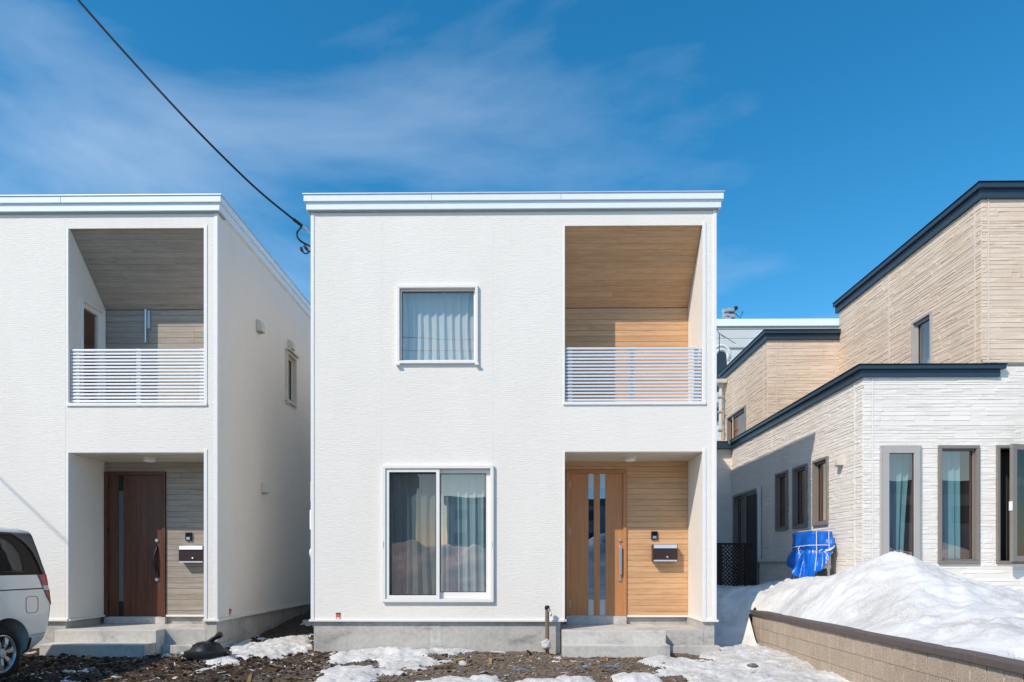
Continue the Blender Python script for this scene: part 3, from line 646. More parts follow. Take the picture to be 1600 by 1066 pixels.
HC, FC = white_house(0.0, cfgC)
# upper window
w = window(HC, FC, *UW, 'vinyl_white', fw=.042, proud=.045, depth=.1, sash=.022, roomd=2.2, room='grey_white', label='square picture window on the upper floor')
for u in (UW[0] - .012, UW[1] - .045): MB().fbox(FC, u, u + .06, .0005, .06, UW[2] - .026, UW[2] - .002).build('drip_cap', 'vinyl_white', w)
curtain(FC, UW[0] + .02, UW[1] - .02, UW[2] + .02, UW[3] - .03, -.21, 'curtain_white', 9, .022, 'sheer white curtain behind the square upper window of the middle house', 3, .1)
# lower sliding window
fw = .05; a, b, c, e = LW
w = MB().ring(FC, a, b, c, e, fw, -.10, .05).build('sliding_window', 'vinyl_white', HC, bevel=.005); w['label'] = 'two-panel sliding window beside the porch'
mid = FX(684); S1 = (a + fw + .002, mid + .03, c + fw + .002, e - fw - .002); S2 = (mid - .03, b - fw - .002, c + fw + .002, e - fw - .002)
for (S, dd, sw, scr) in ((S1, .008, .05, True), (S2, -.052, .062, False)):
    s = MB().ring(FC, *S, sw, dd - .022, dd + .022, wb=sw + (.0 if scr else .03)).build('sash', 'vinyl_white', w, bevel=.004)
    zlo = S[2] + sw + (.0 if scr else .03)
    MB().ring(FC, S[0] + sw, S[1] - sw, zlo, S[3] - sw, .009, dd - .015, dd + .012).build('gasket', 'gasket', w)
    MB().quad(*[FC.p(u, dd - .004, z) for u, z in ((S[0] + sw, zlo), (S[1] - sw, zlo), (S[1] - sw, S[3] - sw), (S[0] + sw, S[3] - sw))]).build('pane' if not scr else 'insect_screen', 'glass_lowe' if not scr else 'insect_screen', w)
    if scr: MB().quad(*[FC.p(u, -.06, z) for u, z in ((S[0] + .03, S[2] + .03), (mid - .035, S[2] + .03), (mid - .035, S[3] - .03), (S[0] + .03, S[3] - .03))]).build('pane', 'glass_lowe', w)
for u in (a + .012, b - .03): MB().fbox(FC, u, u + .008, .0505, .058, ZF(855), ZF(846)).build('latch', 'grey_white', w)
P = [FC.p(u, dd, z) for dd in (-.2, -2.6) for (u, z) in ((a - .3, c - .3), (b + .3, c - .3), (b + .3, e + .3), (a - .3, e + .3))]
MB().add(P, [(4, 5, 6, 7), (0, 1, 5, 4), (1, 2, 6, 5), (2, 3, 7, 6), (3, 0, 4, 7)]).build('room_lining', 'room_dark', w)
curtain(FC, a + .02, mid + .0, c + .03, e - .05, -.23, 'curtain_grey', 5, .03, 'blue-grey curtain behind the left pane of the sliding window', 11, .25)
curtain(FC, mid + .01, b - .03, c + .03, e - .05, -.23, 'curtain_grey', 6, .026, 'blue-grey curtain behind the right pane of the sliding window', 14, .05)

# left house -------------------------------------------------------
DXL = -7.388
def LB(px): return atY(px, 881, YB).x - DXL
FS = Frame((DXL + XR, Y0, 0), (0, 1, 0), (1, 0, 0))
sw0, sw1 = 13.0 - Y0, 13.55 - Y0
cfgL = dict(label='white house on the left with walnut front door and grey balcony boards', holes=[], side_holes=[(sw0, sw1, 4.42, 5.38)], board='board_grey', backing='backing_grey', seed=9, cut=.85, balcony_door=(10.37 - Y0, 10.97 - Y0, 3.76, 5.385),
    door=(LB(165), LB(260), ZBk(964, 210), ZBk(737.5, 210)), door_mat='door_walnut', leaf_cols=[(LB(170.5), LB(186)), (LB(194), LB(254.8))], strips=[(LB(186), LB(194))], sz=(ZBk(939.5, 210), ZBk(767.5, 210)), plate='black_plastic',
    hx=LB(246.5), handle='arch', lock='steel', hinge='black_plastic', joints=[FX(879) - .02], rail='rail_white', steps_label='concrete steps before the dark walnut front door')
HL, FLH = white_house(DXL, cfgL)
w = window(HL, FS, sw0, sw1, 4.42, 5.38, 'cream_plastic', 'glass_frost', fw=.04, proud=.05, sash=.05, room='grey_white', roomd=.3, label='narrow window in the shaded side wall')
MB().fbox(FS, sw0 - .02, sw1 + .02, .001, .10, 5.39, 5.415).build('drip_cap', 'cream_plastic', w)
for u in (sw0 + .02, sw1 - .06): MB().fbox(FS, u, u + .04, .001, .06, 4.37, 4.415).build('bracket', 'cream_plastic', w)
for a in (12.95, 15.9): MB().fbox(FS, a - Y0 - .005, a - Y0 + .005, -.01, .0015, ZB + .02, ZT - .02).build('panel_joint', 'seal_white', HL)

# hood vents, light fittings, boxes ---------------------------------
def hood(F, u, z, w, h, label, mat='cream_plastic', d=.10):
    t = empty('vent_hood', F.p(u, 0, z - h / 2), label, 'vent', 'vent hoods on the walls')
    prof = [(.001, -h / 2)] + [(d * math.sin(k * math.pi / 2 / 8) ** .6 if k else .012, 0) for k in []]
    prof = [(.002, -h / 2), (d, -h / 2), (d, -h * .05), (d * .93, h * .18), (d * .74, h * .34), (d * .45, h * .45), (.002, h * .5)]
    MB().prism(prof, lambda p, dd: F.p(u + dd, p[0], z + p[1]), -w / 2, w / 2).build('cover', mat, t, bevel=.006)
    MB().fbox(F, u - w * .42, u + w * .42, .004, d * .9, z - h / 2 - .012, z - h / 2 - .001).build('grille', 'panel_seam', t)
hood(FS, 11.65 - Y0, 5.37, .15, .20, 'cream vent hood high on the shaded side wall, nearest the front')
hood(FS, 13.22 - Y0, 5.55, .15, .18, 'cream vent hood just above the narrow side window')
hood(FS, 11.85 - Y0, 2.62, .13, .17, 'cream vent hood low on the shaded side wall')
def porch_light(x, y, label):
    t = empty('ceiling_light', (x, y, ZPT - .075), label, 'light', 'porch ceiling lights')
    MB().lathe((x, y, ZPT - .013), (0, 0, -1), [(.10, 0), (.10, .02), (.095, .024)], 28).build('base', 'grey_white', t, auto=35)
    MB().lathe((x, y, ZPT - .038), (0, 0, -1), [(.088, 0), (.092, .02), (.075, .036), (.02, .042)], 28).build('diffuser', 'vinyl_white', t, smooth=True)
porch_light(atY(984, 881, 10.55).x, 10.55, 'round porch ceiling light above the oak-coloured door')
porch_light(atY(234, 881, 10.55).x, 10.55, 'round porch ceiling light above the walnut door')
def mailbox(F, u0, u1, z0, z1, label, lidmat):
    t = empty('mailbox', F.p((u0 + u1) / 2, 0, z0), label, 'mailbox', 'wall mailboxes')
    y = .018; h = z1 - z0
    MB().fbox(F, u0, u1, y, y + .135, z0, z1 - h * .02).build('body', 'box_brown', t, bevel=.006)
    MB().prism([(y + .002, z1), (y + .142, z1 - h * .03), (y + .150, z1 - h * .24), (y + .137, z1 - h * .24), (y + .002, z1 - .012)], lambda p, d: F.p(d, p[0], p[1]), u0 + .012, u1 - .012).build('lid', lidmat, t)
    MB().fbox(F, u0 + .01, u1 - .01, y + .1355, y + .143, z0, z0 + h * .085).build('lower_rail', 'aluminium', t)
    MB().lathe(F.p((u0 + u1) / 2 + .03, y + .1355, z0 + h * .25), tuple(F.N), [(.016, 0), (.016, .008), (.008, .012)], 16).build('lock', 'steel', t, auto=35)
FBk = Frame((0, YB, 0), (1, 0, 0), (0, -1, 0))
mailbox(FBk, BX(1017.5), BX(1055.5), ZBk(877.3, 1036), ZBk(850.8, 1036), 'brown wall mailbox with silver lid on the oak-coloured boards', 'aluminium')
mailbox(FBk, BX(286.5), BX(324.5), ZBk(879.3, 300), ZBk(852.8, 300), 'brown wall mailbox with white lid, half hidden behind the porch edge', 'rail_white')
def intercom(F, u0, u1, z0, z1, label):
    t = empty('intercom', F.p((u0 + u1) / 2, 0, z0), label, 'intercom', 'door intercoms'); y = .017; h = z1 - z0; m = (u0 + u1) / 2
    MB().fbox(F, u0, u1, y, y + .03, z0, z1).build('casing', 'black_plastic', t, bevel=.004)
    MB().fbox(F, u0 + .018, u1 - .018, y + .0302, y + .034, z0 + h * .52, z1 - h * .1).build('camera_window', 'van_glass_black', t); MB().fbox(F, u0 + .022, u1 - .022, y + .0302, y + .036, z0 + h * .12, z0 + h * .42).build('call_button', 'steel', t)
intercom(FBk, BX(1017), BX(1026.8), ZBk(843.3, 1020), ZBk(830.5, 1020), 'small black intercom above the mailbox on oak-coloured boards')
intercom(FBk, BX(291.5), BX(301), ZBk(845, 296), ZBk(832, 296), 'small black intercom above the mailbox on grey boards')
# laundry pole bracket on the left balcony
x = atY(233.5, 881, YB).x; t = empty('laundry_bracket', (x, YB - .02, ZBk(538, 233)), 'silver folding laundry-pole bracket on the grey balcony wall', 'bracket')
MB().box(x - .03, x - .008, YB - .09, YB - .017, ZBk(538, 233), ZBk(486, 233)).build('arm', 'steel', t, bevel=.004); MB().box(x - .007, x + .03, YB - .05, YB - .017, ZBk(515, 233), ZBk(487, 233)).build('wall_plate', 'plate_silver', t)
# meters on the hidden left side of the middle house
FM = Frame((XL, Y0, 0), (0, 1, 0), (-1, 0, 0))
t = empty('meter_box', FM.p(.32, 0, ZF(780, 480)), 'cream switch box, topmost of three fittings at the left edge of the middle house', 'box')
MB().fbox(FM, .20, .44, .001, .075, ZF(781, 480), ZF(750, 480)).build('casing', 'cream_plastic', t, bevel=.006); MB().fbox(FM, .19, .199, .01, .06, ZF(779, 480), ZF(752, 480)).build('door', 'grey_white', t)
t = empty('cable_box', FM.p(.3, 0, ZF(827, 480)), 'rounded white plastic box, middle of three fittings at the left edge of the house', 'box')
MB().fbox(FM, .18, .42, .001, .085, ZF(827.5, 480), ZF(794.5, 480)).build('casing', 'vinyl_white', t, bevel=.022); MB().fbox(FM, .26, .34, .086, .095, ZF(823, 480), ZF(800, 480)).build('cover', 'vinyl_white', t, bevel=.004)
t = empty('electricity_meter', FM.p(.3, 0, ZF(880, 480)), 'white electricity meter with green band, lowest of three fittings on the house edge', 'meter')
MB().fbox(FM, .20, .40, .001, .055, ZF(880, 480), ZF(848, 480)).build('backplate', 'vinyl_white', t, bevel=.008); MB().lathe(FM.p(.30, .056, ZF(864, 480)), (-1, 0, 0), [(.085, 0), (.085, .035), (.07, .045)], 20).build('dial_cover', 'grey_white', t, auto=35)
MB().fbox(FM, .195, .30, .0, .06, ZF(877, 480), ZF(873.5, 480)).build('green_band', 'green_label', t); MB().fbox(FM, .26, .34, .001, .05, ZF(846, 480), ZF(842, 480)).build('conduit', 'pipe_brown', t)
# markers
def marker(F, u, z, label):
    t = empty('utility_marker', F.p(u, 0, z), label, 'marker', 'utility markers'); MB().fbox(F, u - .032, u + .032, .0015, .008, z, z + .075).build('flag', 'orange_mark', t); MB().fbox(F, u - .034, u + .034, .0015, .010, z + .076, z + .10).build('top_band', 'teal_mark', t); MB().fbox(F, u - .024, u + .024, .0082, .009, z + .006, z + .03).build('pale_patch', 'bag_white', t)
marker(FC, FX(528.5), ZF(968, 528), 'small orange marker with teal top on the sunlit front wall')
marker(FS, 10.53 - Y0, .50, 'small orange marker with dark top on the shaded side wall')

# standpipe
p = atY(855, 1020, 9.95); t = empty('water_standpipe', (p.x, 9.95, 0), 'brown water standpipe with tap beside the concrete steps', 'standpipe')
zt = atY(855, 946, 9.95).z
MB().tube([(p.x, 9.95, -.1), (p.x, 9.95, zt - .06)], .030, 14).build('pipe', 'pipe_brown', t, auto=40); MB().lathe((p.x, 9.95, zt - .06), (0, 0, 1), [(.035, 0), (.038, .03), (.030, .055), (.012, .06)], 14).build('cap', 'black_plastic', t, auto=40)
MB().tube([(p.x + .01, 9.93, zt - .09), (p.x + .04, 9.89, zt - .09), (p.x + .055, 9.87, zt - .12), (p.x + .055, 9.87, zt - .15)], .013, 8).build('spout', 'steel', t, smooth=True); MB().fbox(Frame((p.x, 9.9, 0), (1, 0, 0), (0, -1, 0)), .01, .05, .0, .012, zt - .075, zt - .05).build('tap_handle', 'steel', t, bevel=.004)

# snow-crusted lump at its foot
def lump(name, c, s, mat, seed, label, cat, group=None, sub=3):
    bm = bmesh.new(); bmesh.ops.create_icosphere(bm, subdivisions=sub, radius=1)
    for v in bm.verts:
        k = 1 + .45 * mnoise.noise(v.co * 1.6 + Vector((seed, 0, 0))) + .18 * mnoise.noise(v.co * 4 + Vector((0, seed, 0))); v.co = Vector((v.co.x * s[0], v.co.y * s[1], v.co.z * s[2])) * k
    me = bpy.data.meshes.new(name); bm.to_mesh(me); bm.free(); me.shade_smooth(); me.materials.append(MAT[mat]); o = bpy.data.objects.new(name, me); COL.objects.link(o); place(o, c, None); return tag(o, label, cat, group)
lump('snow_lump', (p.x - .02, 9.9, .13), (.075, .05, .07), 'snow', 3, 'lump of snow clinging to the standpipe foot', 'snow')

# black banner-stand base
def flag_base(c, label):
    t = empty('banner_base', c, label, 'banner base'); x, y, z = c
    MB().lathe((x, y, z), (0, 0, 1), [(.285, 0), (.29, .03), (.285, .07), (.262, .082), (.222, .088), (.205, .11), (.172, .155), (.13, .186), (.07, .2), (.02, .202)], 40).build('tank', 'black_plastic', t, auto=30)
    z += .042
    MB().tube([(x + .02, y, z + .15), (x + .07, y, z + .178)], .028, 12).build('swivel', 'black_matte', t, auto=40)
    MB().tube([(x + .06, y, z + .172), (x + .145, y - .01, z + .225), (x + .148, y - .01, z + .227), (x + .20, y - .015, z + .258)], [.030, .030, .042, .042], 14).build('pole_socket', 'black_plastic', t, auto=40)
    z -= .042; MB().box(x + .265, x + .33, y - .06, y + .03, z + .01, z + .065).build('filler_cap', 'black_plastic', t, bevel=.008)
    for k in range(7):
        a = k * 2 * math.pi / 7; MB().box(x + .17 * math.cos(a) - .008, x + .17 * math.cos(a) + .008, y + .17 * math.sin(a) - .008, y + .17 * math.sin(a) + .008, z + .12, z + .165).build('rib', 'black_plastic', t)
b = atZ(317, 1032, 0); flag_base((b.x, b.y + .12, float(gh(b.x, b.y + .12)) + .03), 'round black plastic banner-stand base with tilted socket on snow edge')

# bits of rubbish
def strip(px, py, l, w, rot, mat, label, cat, curl=.02):
    c = atZ(px, py, .0); z = float(gh(c.x, c.y)) + .02; ca, sa = math.cos(rot), math.sin(rot); mb = MB(); n = 10
    top = []
    for i in range(n + 1):
        t = i / n - .5; h = curl * (math.cos(t * 5) * .5 + .6 + (.9 if t < -.35 else 0)); ww = w * (1 - .4 * abs(math.sin(i * 1.7)))
        for sgn in (-1, 1): top.append((c.x + t * l * ca - sgn * ww * sa, c.y + t * l * sa + sgn * ww * ca, z + h))
    vs = top + [(x_, y_, z_ - .003) for x_, y_, z_ in top]; m = len(top); fs = []
    for i in range(n):
        a = 2 * i; fs += [(a, a + 1, a + 3, a + 2), (m + a, m + a + 2, m + a + 3, m + a + 1), (a, a + 2, m + a + 2, m + a), (a + 1, m + a + 1, m + a + 3, a + 3)]
    o = mb.add(vs, fs).build('plastic_scrap', mat, None); return tag(o, label, cat, 'scraps on the ground')
strip(815, 1046, .20, .035, .1, 'blue_plastic', 'bright blue plastic strip on the mud below the foundation', 'scrap', .03)
strip(700, 1018, .12, .03, -.2, 'blue_plastic', 'small blue plastic scrap close against the grey foundation', 'scrap')
strip(917, 1043, .12, .03, .3, 'blue_plastic', 'left one of two pale blue scraps below the steps', 'scrap'); strip(953, 1043, .16, .03, -.1, 'blue_plastic', 'right one of two pale blue scraps below the steps', 'scrap')
strip(652, 1051, .10, .03, .4, 'orange_scrap', 'orange scrap lying on the dirty snow', 'scrap', .03)
strip(604, 1013, .16, .06, .9, 'bag_white', 'crumpled white plastic scrap by the foundation', 'scrap', .06); strip(778, 1022, .22, .05, -.1, 'bag_white', 'flat grey-white plastic sheet by the foundation', 'scrap', .02)
def plank(px, py, l, w, h, rot, label):
    c = atZ(px, py, 0); z = float(gh(c.x, c.y)); o = MB().box(-l / 2, l / 2, -w / 2, w / 2, 0, h).build('wood_offcut', 'chip_wood', None, bevel=.003); o.location = (c.x, c.y, z + .02); o.rotation_euler = (.05, -.06, rot); tag(o, label, 'wood', 'wood offcuts')
plank(640, 1011, .42, .06, .025, -.08, 'long tan wood offcut leaning on snow by the foundation'); plank(718, 1034, .14, .08, .03, .5, 'short brown wood offcut at the edge of the dirty snow'); plank(766, 1040, .05, .05, .04, .3, 'small reddish wood cube on the mud'); plank(690, 1044, .22, .05, .02, .2, 'thin wood offcut beside the snow patch')
plank(255, 1025, .2, .05, .02, .1, 'thin wood offcut lying before the left house footing')
lump('stone', tuple(atZ(1176, 1040, .09)), (.055, .04, .025), 'pebble', 7, 'single grey stone lying on the clean snow', 'stone')

# ================================================================== RIGHT-HAND HOUSE
XW, YF, YI = 5.33, 10.73, 17.4           # wing: side wall, front wall, inner corner
XU, YU, XS = 7.17, 15.5, 5.55            # upper block side wall, its back end; rear block corner
XEND = 12.0
HR = empty('stone_clad_house', (7.2, 13.5, 0), 'house on the right clad in white and beige stone strips, navy roof edges', 'house')
def subtract(r, h):
    u0, u1, v0, v1 = r; a, b, c, d = h
    if b <= u0 or a >= u1 or d <= v0 or c >= v1: return [r]
    out = []
    if u0 < a: out.append((u0, a, v0, v1))
    if b < u1: out.append((b, u1, v0, v1))
    m0, m1 = max(u0, a), min(u1, b)
    if v0 < c: out.append((m0, m1, v0, c))
    if d < v1: out.append((m0, m1, d, v1))
    return out
def clad(F, u0, u1, z0, z1, holes, mat, seed, parent):
    rng = random.Random(seed); mb = MB(); z = z0; H4 = [.034, .05, .05, .066, .08]
    while z < z1 - .01:
        h = min(rng.choice(H4), z1 - z); u = u0 - rng.uniform(0, .3)
        while u < u1:
            L = rng.choice([.12, .2, .28, .36, .5, .62]) * rng.uniform(.8, 1.2); r = (max(u, u0), min(u + L, u1), z, z + h); u += L
            if r[1] - r[0] < .015: continue
            rs = [r]
            for q in holes: rs = [x for s in rs for x in subtract(s, q)]
            dep = rng.uniform(.003, .010)
            for (a, b, c, d) in rs:
                if b - a < .012 or d - c < .01: continue
                g = .0007; a2, b2, c2, d2 = a + g, b - g, c + g, d - g; e = min(.003, (d2 - c2) * .15)
                jt = [rng.uniform(-.003, .003) for _ in range(2)] + [rng.uniform(0, .012) if rng.random() < .3 else .001 for _ in range(2)]; dt = [max(.002, dep + rng.uniform(-.004, .004)) for _ in range(4)]; P = F.p
                mb.add([P(a2, 0, c2), P(b2, 0, c2), P(b2, 0, d2), P(a2, 0, d2), P(a2 + e, dt[0], c2 + e + abs(jt[0])), P(b2 - e, dt[1], c2 + e + abs(jt[1])), P(b2 - e, dt[2], d2 - e - abs(jt[2])), P(a2 + e, dt[3], d2 - e - abs(jt[3]))],
                       [(4, 5, 6, 7), (0, 1, 5, 4), (1, 2, 6, 5), (2, 3, 7, 6), (3, 0, 4, 7)])
        z += h
    o = mb.build('stone_strips', mat, parent, recalc=True); o['kind'] = 'stuff'; return o
def clad_wall(F, u0, u1, z0, z1, holes, kind, seed, joints=(), name='wall', th=.14):
    wl_ = merge_build(wall_holes(MB(), F, u0, u1, z0, z1, holes, th), name, 'joint_' + kind, HR)
    cut = [(j - .012, j + .012, z0, z1) for j in joints]
    clad(F, u0, u1, z0, z1, list(holes) + cut, 'stone_' + kind, seed, wl_)
    for j in joints: MB().fbox(F, j - .0115, j + .0115, -.005, .012, z0, z1).build('joint_strip', 'seal_' + kind, wl_)
    return wl_
G0 = .2
FSW = Frame((XW, 0, 0), (0, 1, 0), (-1, 0, 0)); FFW = Frame((0, YF, 0), (1, 0, 0), (0, -1, 0)); FUS = Frame((XU, 0, 0), (0, 1, 0), (-1, 0, 0)); FRF = Frame((0, YU, 0), (1, 0, 0), (0, -1, 0)); FRS = Frame((XS, 0, 0), (0, 1, 0), (-1, 0, 0)); FIN = Frame((0, YI, 0), (1, 0, 0), (0, -1, 0))
def SY_(px): return atX(px, 881, XW).y
def WZ(py, px): return atX(px, py, XW).z
sideW = [(SY_(1295.5), SY_(1272), WZ(820, 1295), WZ(713.5, 1295)), (SY_(1262.5), SY_(1240.5), WZ(826.5, 1262), WZ(727, 1262)), (SY_(1232.5), SY_(1213.5), WZ(829, 1232), WZ(736, 1232))]
zt_, zb_ = 3.17, 1.98
sideW = [(a, b, zb_, zt_) for a, b, *_ in sideW]
slide = (SY_(1187), SY_(1147.5), .70, atX(1187, 762, XW).z)
clad_wall(FSW, YF, YI, G0, 4.22, sideW + [slide], 'white', 1, (10.98, 14.6), 'wing_side_wall')
def fx2(px): return atY(px, 881, YF).x
zt2, zb2 = atY(1450, 696.5, YF).z, atY(1450, 881, YF).z
W1 = (fx2(1374.5), fx2(1438), zb2, zt2); W2 = (fx2(1465), fx2(1529), zb2, zt2); W3 = (fx2(1556), fx2(1622), zb2, zt2); W4 = (8.35, 8.99, zb2, zt2)
ZSPLIT = atY(1570, 569, YF).z
clad_wall(FFW, XW, XEND, G0, ZSPLIT - .02, [W1, W2, W3, W4], 'white', 2, (5.475, 9.5), 'wing_front_wall')
clad_wall(FFW, XU, XEND, ZSPLIT + .02, 6.98, [], 'beige', 3, (7.27, 10.2), 'upper_front_wall')
MB().fbox(FFW, XU + .25, XEND, -.1, .022, ZSPLIT - .0195, ZSPLIT + .0195).build('belt_trim', 'vinyl_taupe', HR)
uw = (atX(1458, 500, XU).y, atX(1427, 500, XU).y, 4.3, atX(1458, 485, XU).z)
clad_wall(FUS, YF, YU, 4.3, 6.98, [uw], 'beige', 4, (10.88, 13.4), 'upper_side_wall')
clad_wall(FRF, XS, XU, 4.0, 6.36, [], 'beige', 5, (5.75, 7.08), 'rear_block_front_wall')
rw = (atX(1166, 640, XS).y, atX(1138, 640, XS).y, 4.2, atX(1166, 633, XS).z)
clad_wall(FRS, YU, 18.9, 4.0, 6.36, [rw], 'beige', 6, (15.7, 18.0), 'rear_block_side_wall')
clad_wall(FIN, 3.2, XW, G0, 4.22, [], 'white', 7, (), 'inner_wall')
# roof slabs / parapets
def parapet(mb_poly, z0, z1, off, name_):
    pass
def roof(x0, x1, y0, y1, zb, zt, step, back=0):
    r = MB().box(x0 - .05, x1, y0 - .05, y1 + back, zb, zb + (zt - zb) * .6).build('roof_edge', 'navy_metal', HR, bevel=.004)
    MB().box(x0 - .10, x1 + (.06 if step else 0), y0 - .10, y1 + back, zb + (zt - zb) * .6 + .001, zt - .012).build('roof_coping', 'navy_metal', r, bevel=.004)
    MB().box(x0 - .115, x1 + (.07 if step else 0), y0 - .115, y1 + back, zt - .011, zt).build('roof_cap', 'navy_cap', r); return r
roof(XW, 7.43, YF, YI - .2, 4.205, 4.395, True)
MB().box(XW - .6, XU, YI - .19, 19, 4.205, 4.32).build('roof_deck', 'navy_metal', HR)
r = MB().box(3.2, XW - .052, YI - .05, YI + .2, 4.205, 4.32).build('roof_edge', 'navy_metal', HR); MB().box(3.2, XW - .12, YI - .10, YI + .2, 4.321, 4.383).build('roof_coping', 'navy_metal', r); MB().box(3.2, XW - .12, YI - .115, YI + .2, 4.384, 4.395).build('roof_cap', 'navy_cap', r)
roof(XU, XEND, YF, YU, 6.98, 7.21, False, .1)
roof(XS, XU - .002, YU, 18.9, 6.35, 6.56, False, .1)
# windows
def taupe(F, rect, label, sash=.035, room='room_dark', fm='vinyl_taupe', fw=.045, pm='glass_lowe', roomd=.8, so=0.0): return window(HR, F, *rect, fm, pm, fw=fw, proud=.04, sash=sash, room=room, label=label, roomd=roomd, so=so)
taupe(FSW, sideW[0], 'narrow side window nearest the front, in sun'); taupe(FSW, sideW[1], 'narrow side window, middle of three'); taupe(FSW, sideW[2], 'narrow side window nearest the sliding door')
taupe(FFW, W1, 'narrow front window above the snow pile, with wide pale sash', .09, fm='vinyl_light_taupe', fw=.03, so=.075); taupe(FFW, W2, 'middle front window with thin frame', .02, fw=.05)
w3 = window(HR, FFW, *W3, 'vinyl_taupe', fw=.045, proud=.04, sashes=0, room='room_black', label='front window with its sash swung open')
a_, b_, c_, d_ = W3[0] + .06, W3[1] - .03, W3[2] + .035, W3[3] - .01
ang = R(16); hx, hy = b_, YF - .045; FO = Frame((hx, hy, 0), (math.cos(ang), math.sin(ang), 0), (math.sin(ang), -math.cos(ang), 0)); Lw = b_ - a_ - .01
sO = MB().ring(FO, -Lw, 0, c_, d_, .085, -.02, .035).build('sash', 'vinyl_taupe', w3, bevel=.004)
MB().quad(*[FO.p(u, .01, z) for u, z in ((-Lw + .085, c_ + .085), (-.085, c_ + .085), (-.085, d_ - .085), (-Lw + .085, d_ - .085))]).build('pane', 'glass_plain', w3)
MB().fbox(FO, -Lw - .012, -Lw, -.02, .03, (c_ + d_) / 2 - .12, (c_ + d_) / 2 + .02).build('latch', 'vinyl_white', w3)
w = taupe(FUS, uw, 'small frosted window in the beige upper side wall', .04, 'grey_white', 'vinyl_light_taupe', .045, 'glass_frost', .3)
w = taupe(FRS, rw, 'window in the far beige side wall', .05)
# sliding terrace door
w = MB().ring(FSW, *slide, .06, -.10, .045).build('terrace_door', 'vinyl_taupe', HR, bevel=.004); m_ = (slide[0] + slide[1]) / 2
for (u0, u1, pm, dd) in ((slide[0] + .062, m_ + .03, 'van_glass_black', .0), (m_ - .03, slide[1] - .062, 'glass_plain', -.05)):
    MB().ring(FSW, u0, u1, slide[2] + .062, slide[3] - .062, .05, dd - .02, dd + .02).build('sash', 'vinyl_taupe', w)
    MB().quad(*[FSW.p(u, dd, z) for u, z in ((u0 + .05, slide[2] + .112), (u1 - .05, slide[2] + .112), (u1 - .05, slide[3] - .112), (u0 + .05, slide[3] - .112))]).build('pane', pm, w)
P = [FSW.p(u, dd, z) for dd in (-.16, -1.6) for (u, z) in ((slide[0] - .2, slide[2] - .2), (slide[1] + .2, slide[2] - .2), (slide[1] + .2, slide[3] + .2), (slide[0] - .2, slide[3] + .2))]
MB().add(P, [(4, 5, 6, 7), (0, 1, 5, 4), (1, 2, 6, 5), (2, 3, 7, 6), (3, 0, 4, 7)]).build('room_lining', 'room_black', w)
# curtains of the right house
curtain(FFW, W1[0] + .05, W1[1] - .05, zb2 + .03, zt2 - .05, -.2, 'curtain_teal', 4, .03, 'teal curtain gathered aside behind the window above the snow pile', 21, .1, flare=-.18)
curtain(FFW, W2[0] + .03, W2[0] + .47, zb2 + .03, zt2 - .05, -.2, 'curtain_teal', 4.5, .022, 'pale teal curtain behind the middle front window', 22)
curtain(FFW, W3[0] + .25, W3[1] + .1, zb2 + .03, zt2 - .05, -.3, 'curtain_dark', 5, .025, 'dark curtain behind the open front window', 23)
curtain(FSW, sideW[0][0] + .04, sideW[0][1] - .22, zb_ + .03, zt_ - .05, -.2, 'curtain_teal', 3, .02, 'teal curtain behind the sunlit narrow side window', 24)
hood(FSW, atX(1316, 720, XW).y, atX(1316, 720, XW).z, .12, .16, 'cream vent hood on the sunlit white stone wall', d=.11)
# duct cover: down the wall and along to the outdoor unit
zt = atX(1190, 761, XW).z; zh = atX(1190, 876, XW).z; yd = SY_(1190)
t = empty('duct_cover', (XW - .04, yd, zh), 'white duct cover running down the stone wall to the tarp', 'duct'); 
MB().fbox(FSW, yd - .035, yd + .035, .02, .085, zh + .036, zt).build('down_run', 'grey_white', t, bevel=.01); MB().fbox(FSW, yd - .045, yd + .045, .02, .10, zt - .16, zt + .02).build('wall_cap', 'grey_white', t, bevel=.015); MB().fbox(FSW, 12.3, yd + .035, .02, .085, zh - .035, zh + .035).build('level_run', 'grey_white', t, bevel=.01)

# lattice fence
yf = 14.85; x1 = atY(1172, 881, yf).x; x0 = 3.0; ztp = atY(1172, 848.5, yf).z
t = empty('lattice_fence', ((x0 + x1) / 2, yf, .5), 'dark brown lattice fence standing behind the snow', 'fence')
MB().box(x0, x1 + .03, yf - .07, yf + .07, ztp - .045, ztp).build('top_rail', 'fence_brown', t, bevel=.004)
xc_ = atY(1128, 881, yf).x; posts = [x1 - .12, xc_ - .13]
for xp in posts: MB().box(xp, xp + .12, yf - .06, yf + .06, .3, ztp - .046).build('post', 'fence_brown', t, bevel=.004)
def lat(xa, xb, za, zb, sgn, yo):
    mb = MB(); w = .018; s = .085; n = int((xb - xa + zb - za) / s) + 2
    for k in range(-n, n):
        c0 = xa + k * s - (0 if sgn > 0 else 0); pts = []
        # slat follows x = c0 -+ (z - za), clipped to the panel
        if sgn > 0: lo = max(za, za + (xa - c0) * 1.0); hi = min(zb, za + (xb - c0)); f = lambda z: c0 + (z - za)
        else: lo = max(za, za + (c0 - xb)); hi = min(zb, za + (c0 - xa)); f = lambda z: c0 - (z - za)
        if hi - lo < .04: continue
        mb.add([(f(lo) - w, yo, lo), (f(lo) + w, yo, lo), (f(hi) + w, yo, hi), (f(hi) - w, yo, hi), (f(lo) - w, yo + .01, lo), (f(lo) + w, yo + .01, lo), (f(hi) + w, yo + .01, hi), (f(hi) - w, yo + .01, hi)], [(0, 1, 2, 3), (4, 7, 6, 5), (0, 4, 5, 1), (1, 5, 6, 2), (2, 6, 7, 3), (3, 7, 4, 0)])
    return mb
for sgn, yo in ((1, yf - .012), (-1, yf)):
    o = lat(posts[1] + .12, posts[0], .5, ztp - .05, sgn, yo).build('lattice', 'fence_brown', t); o['kind'] = 'stuff'
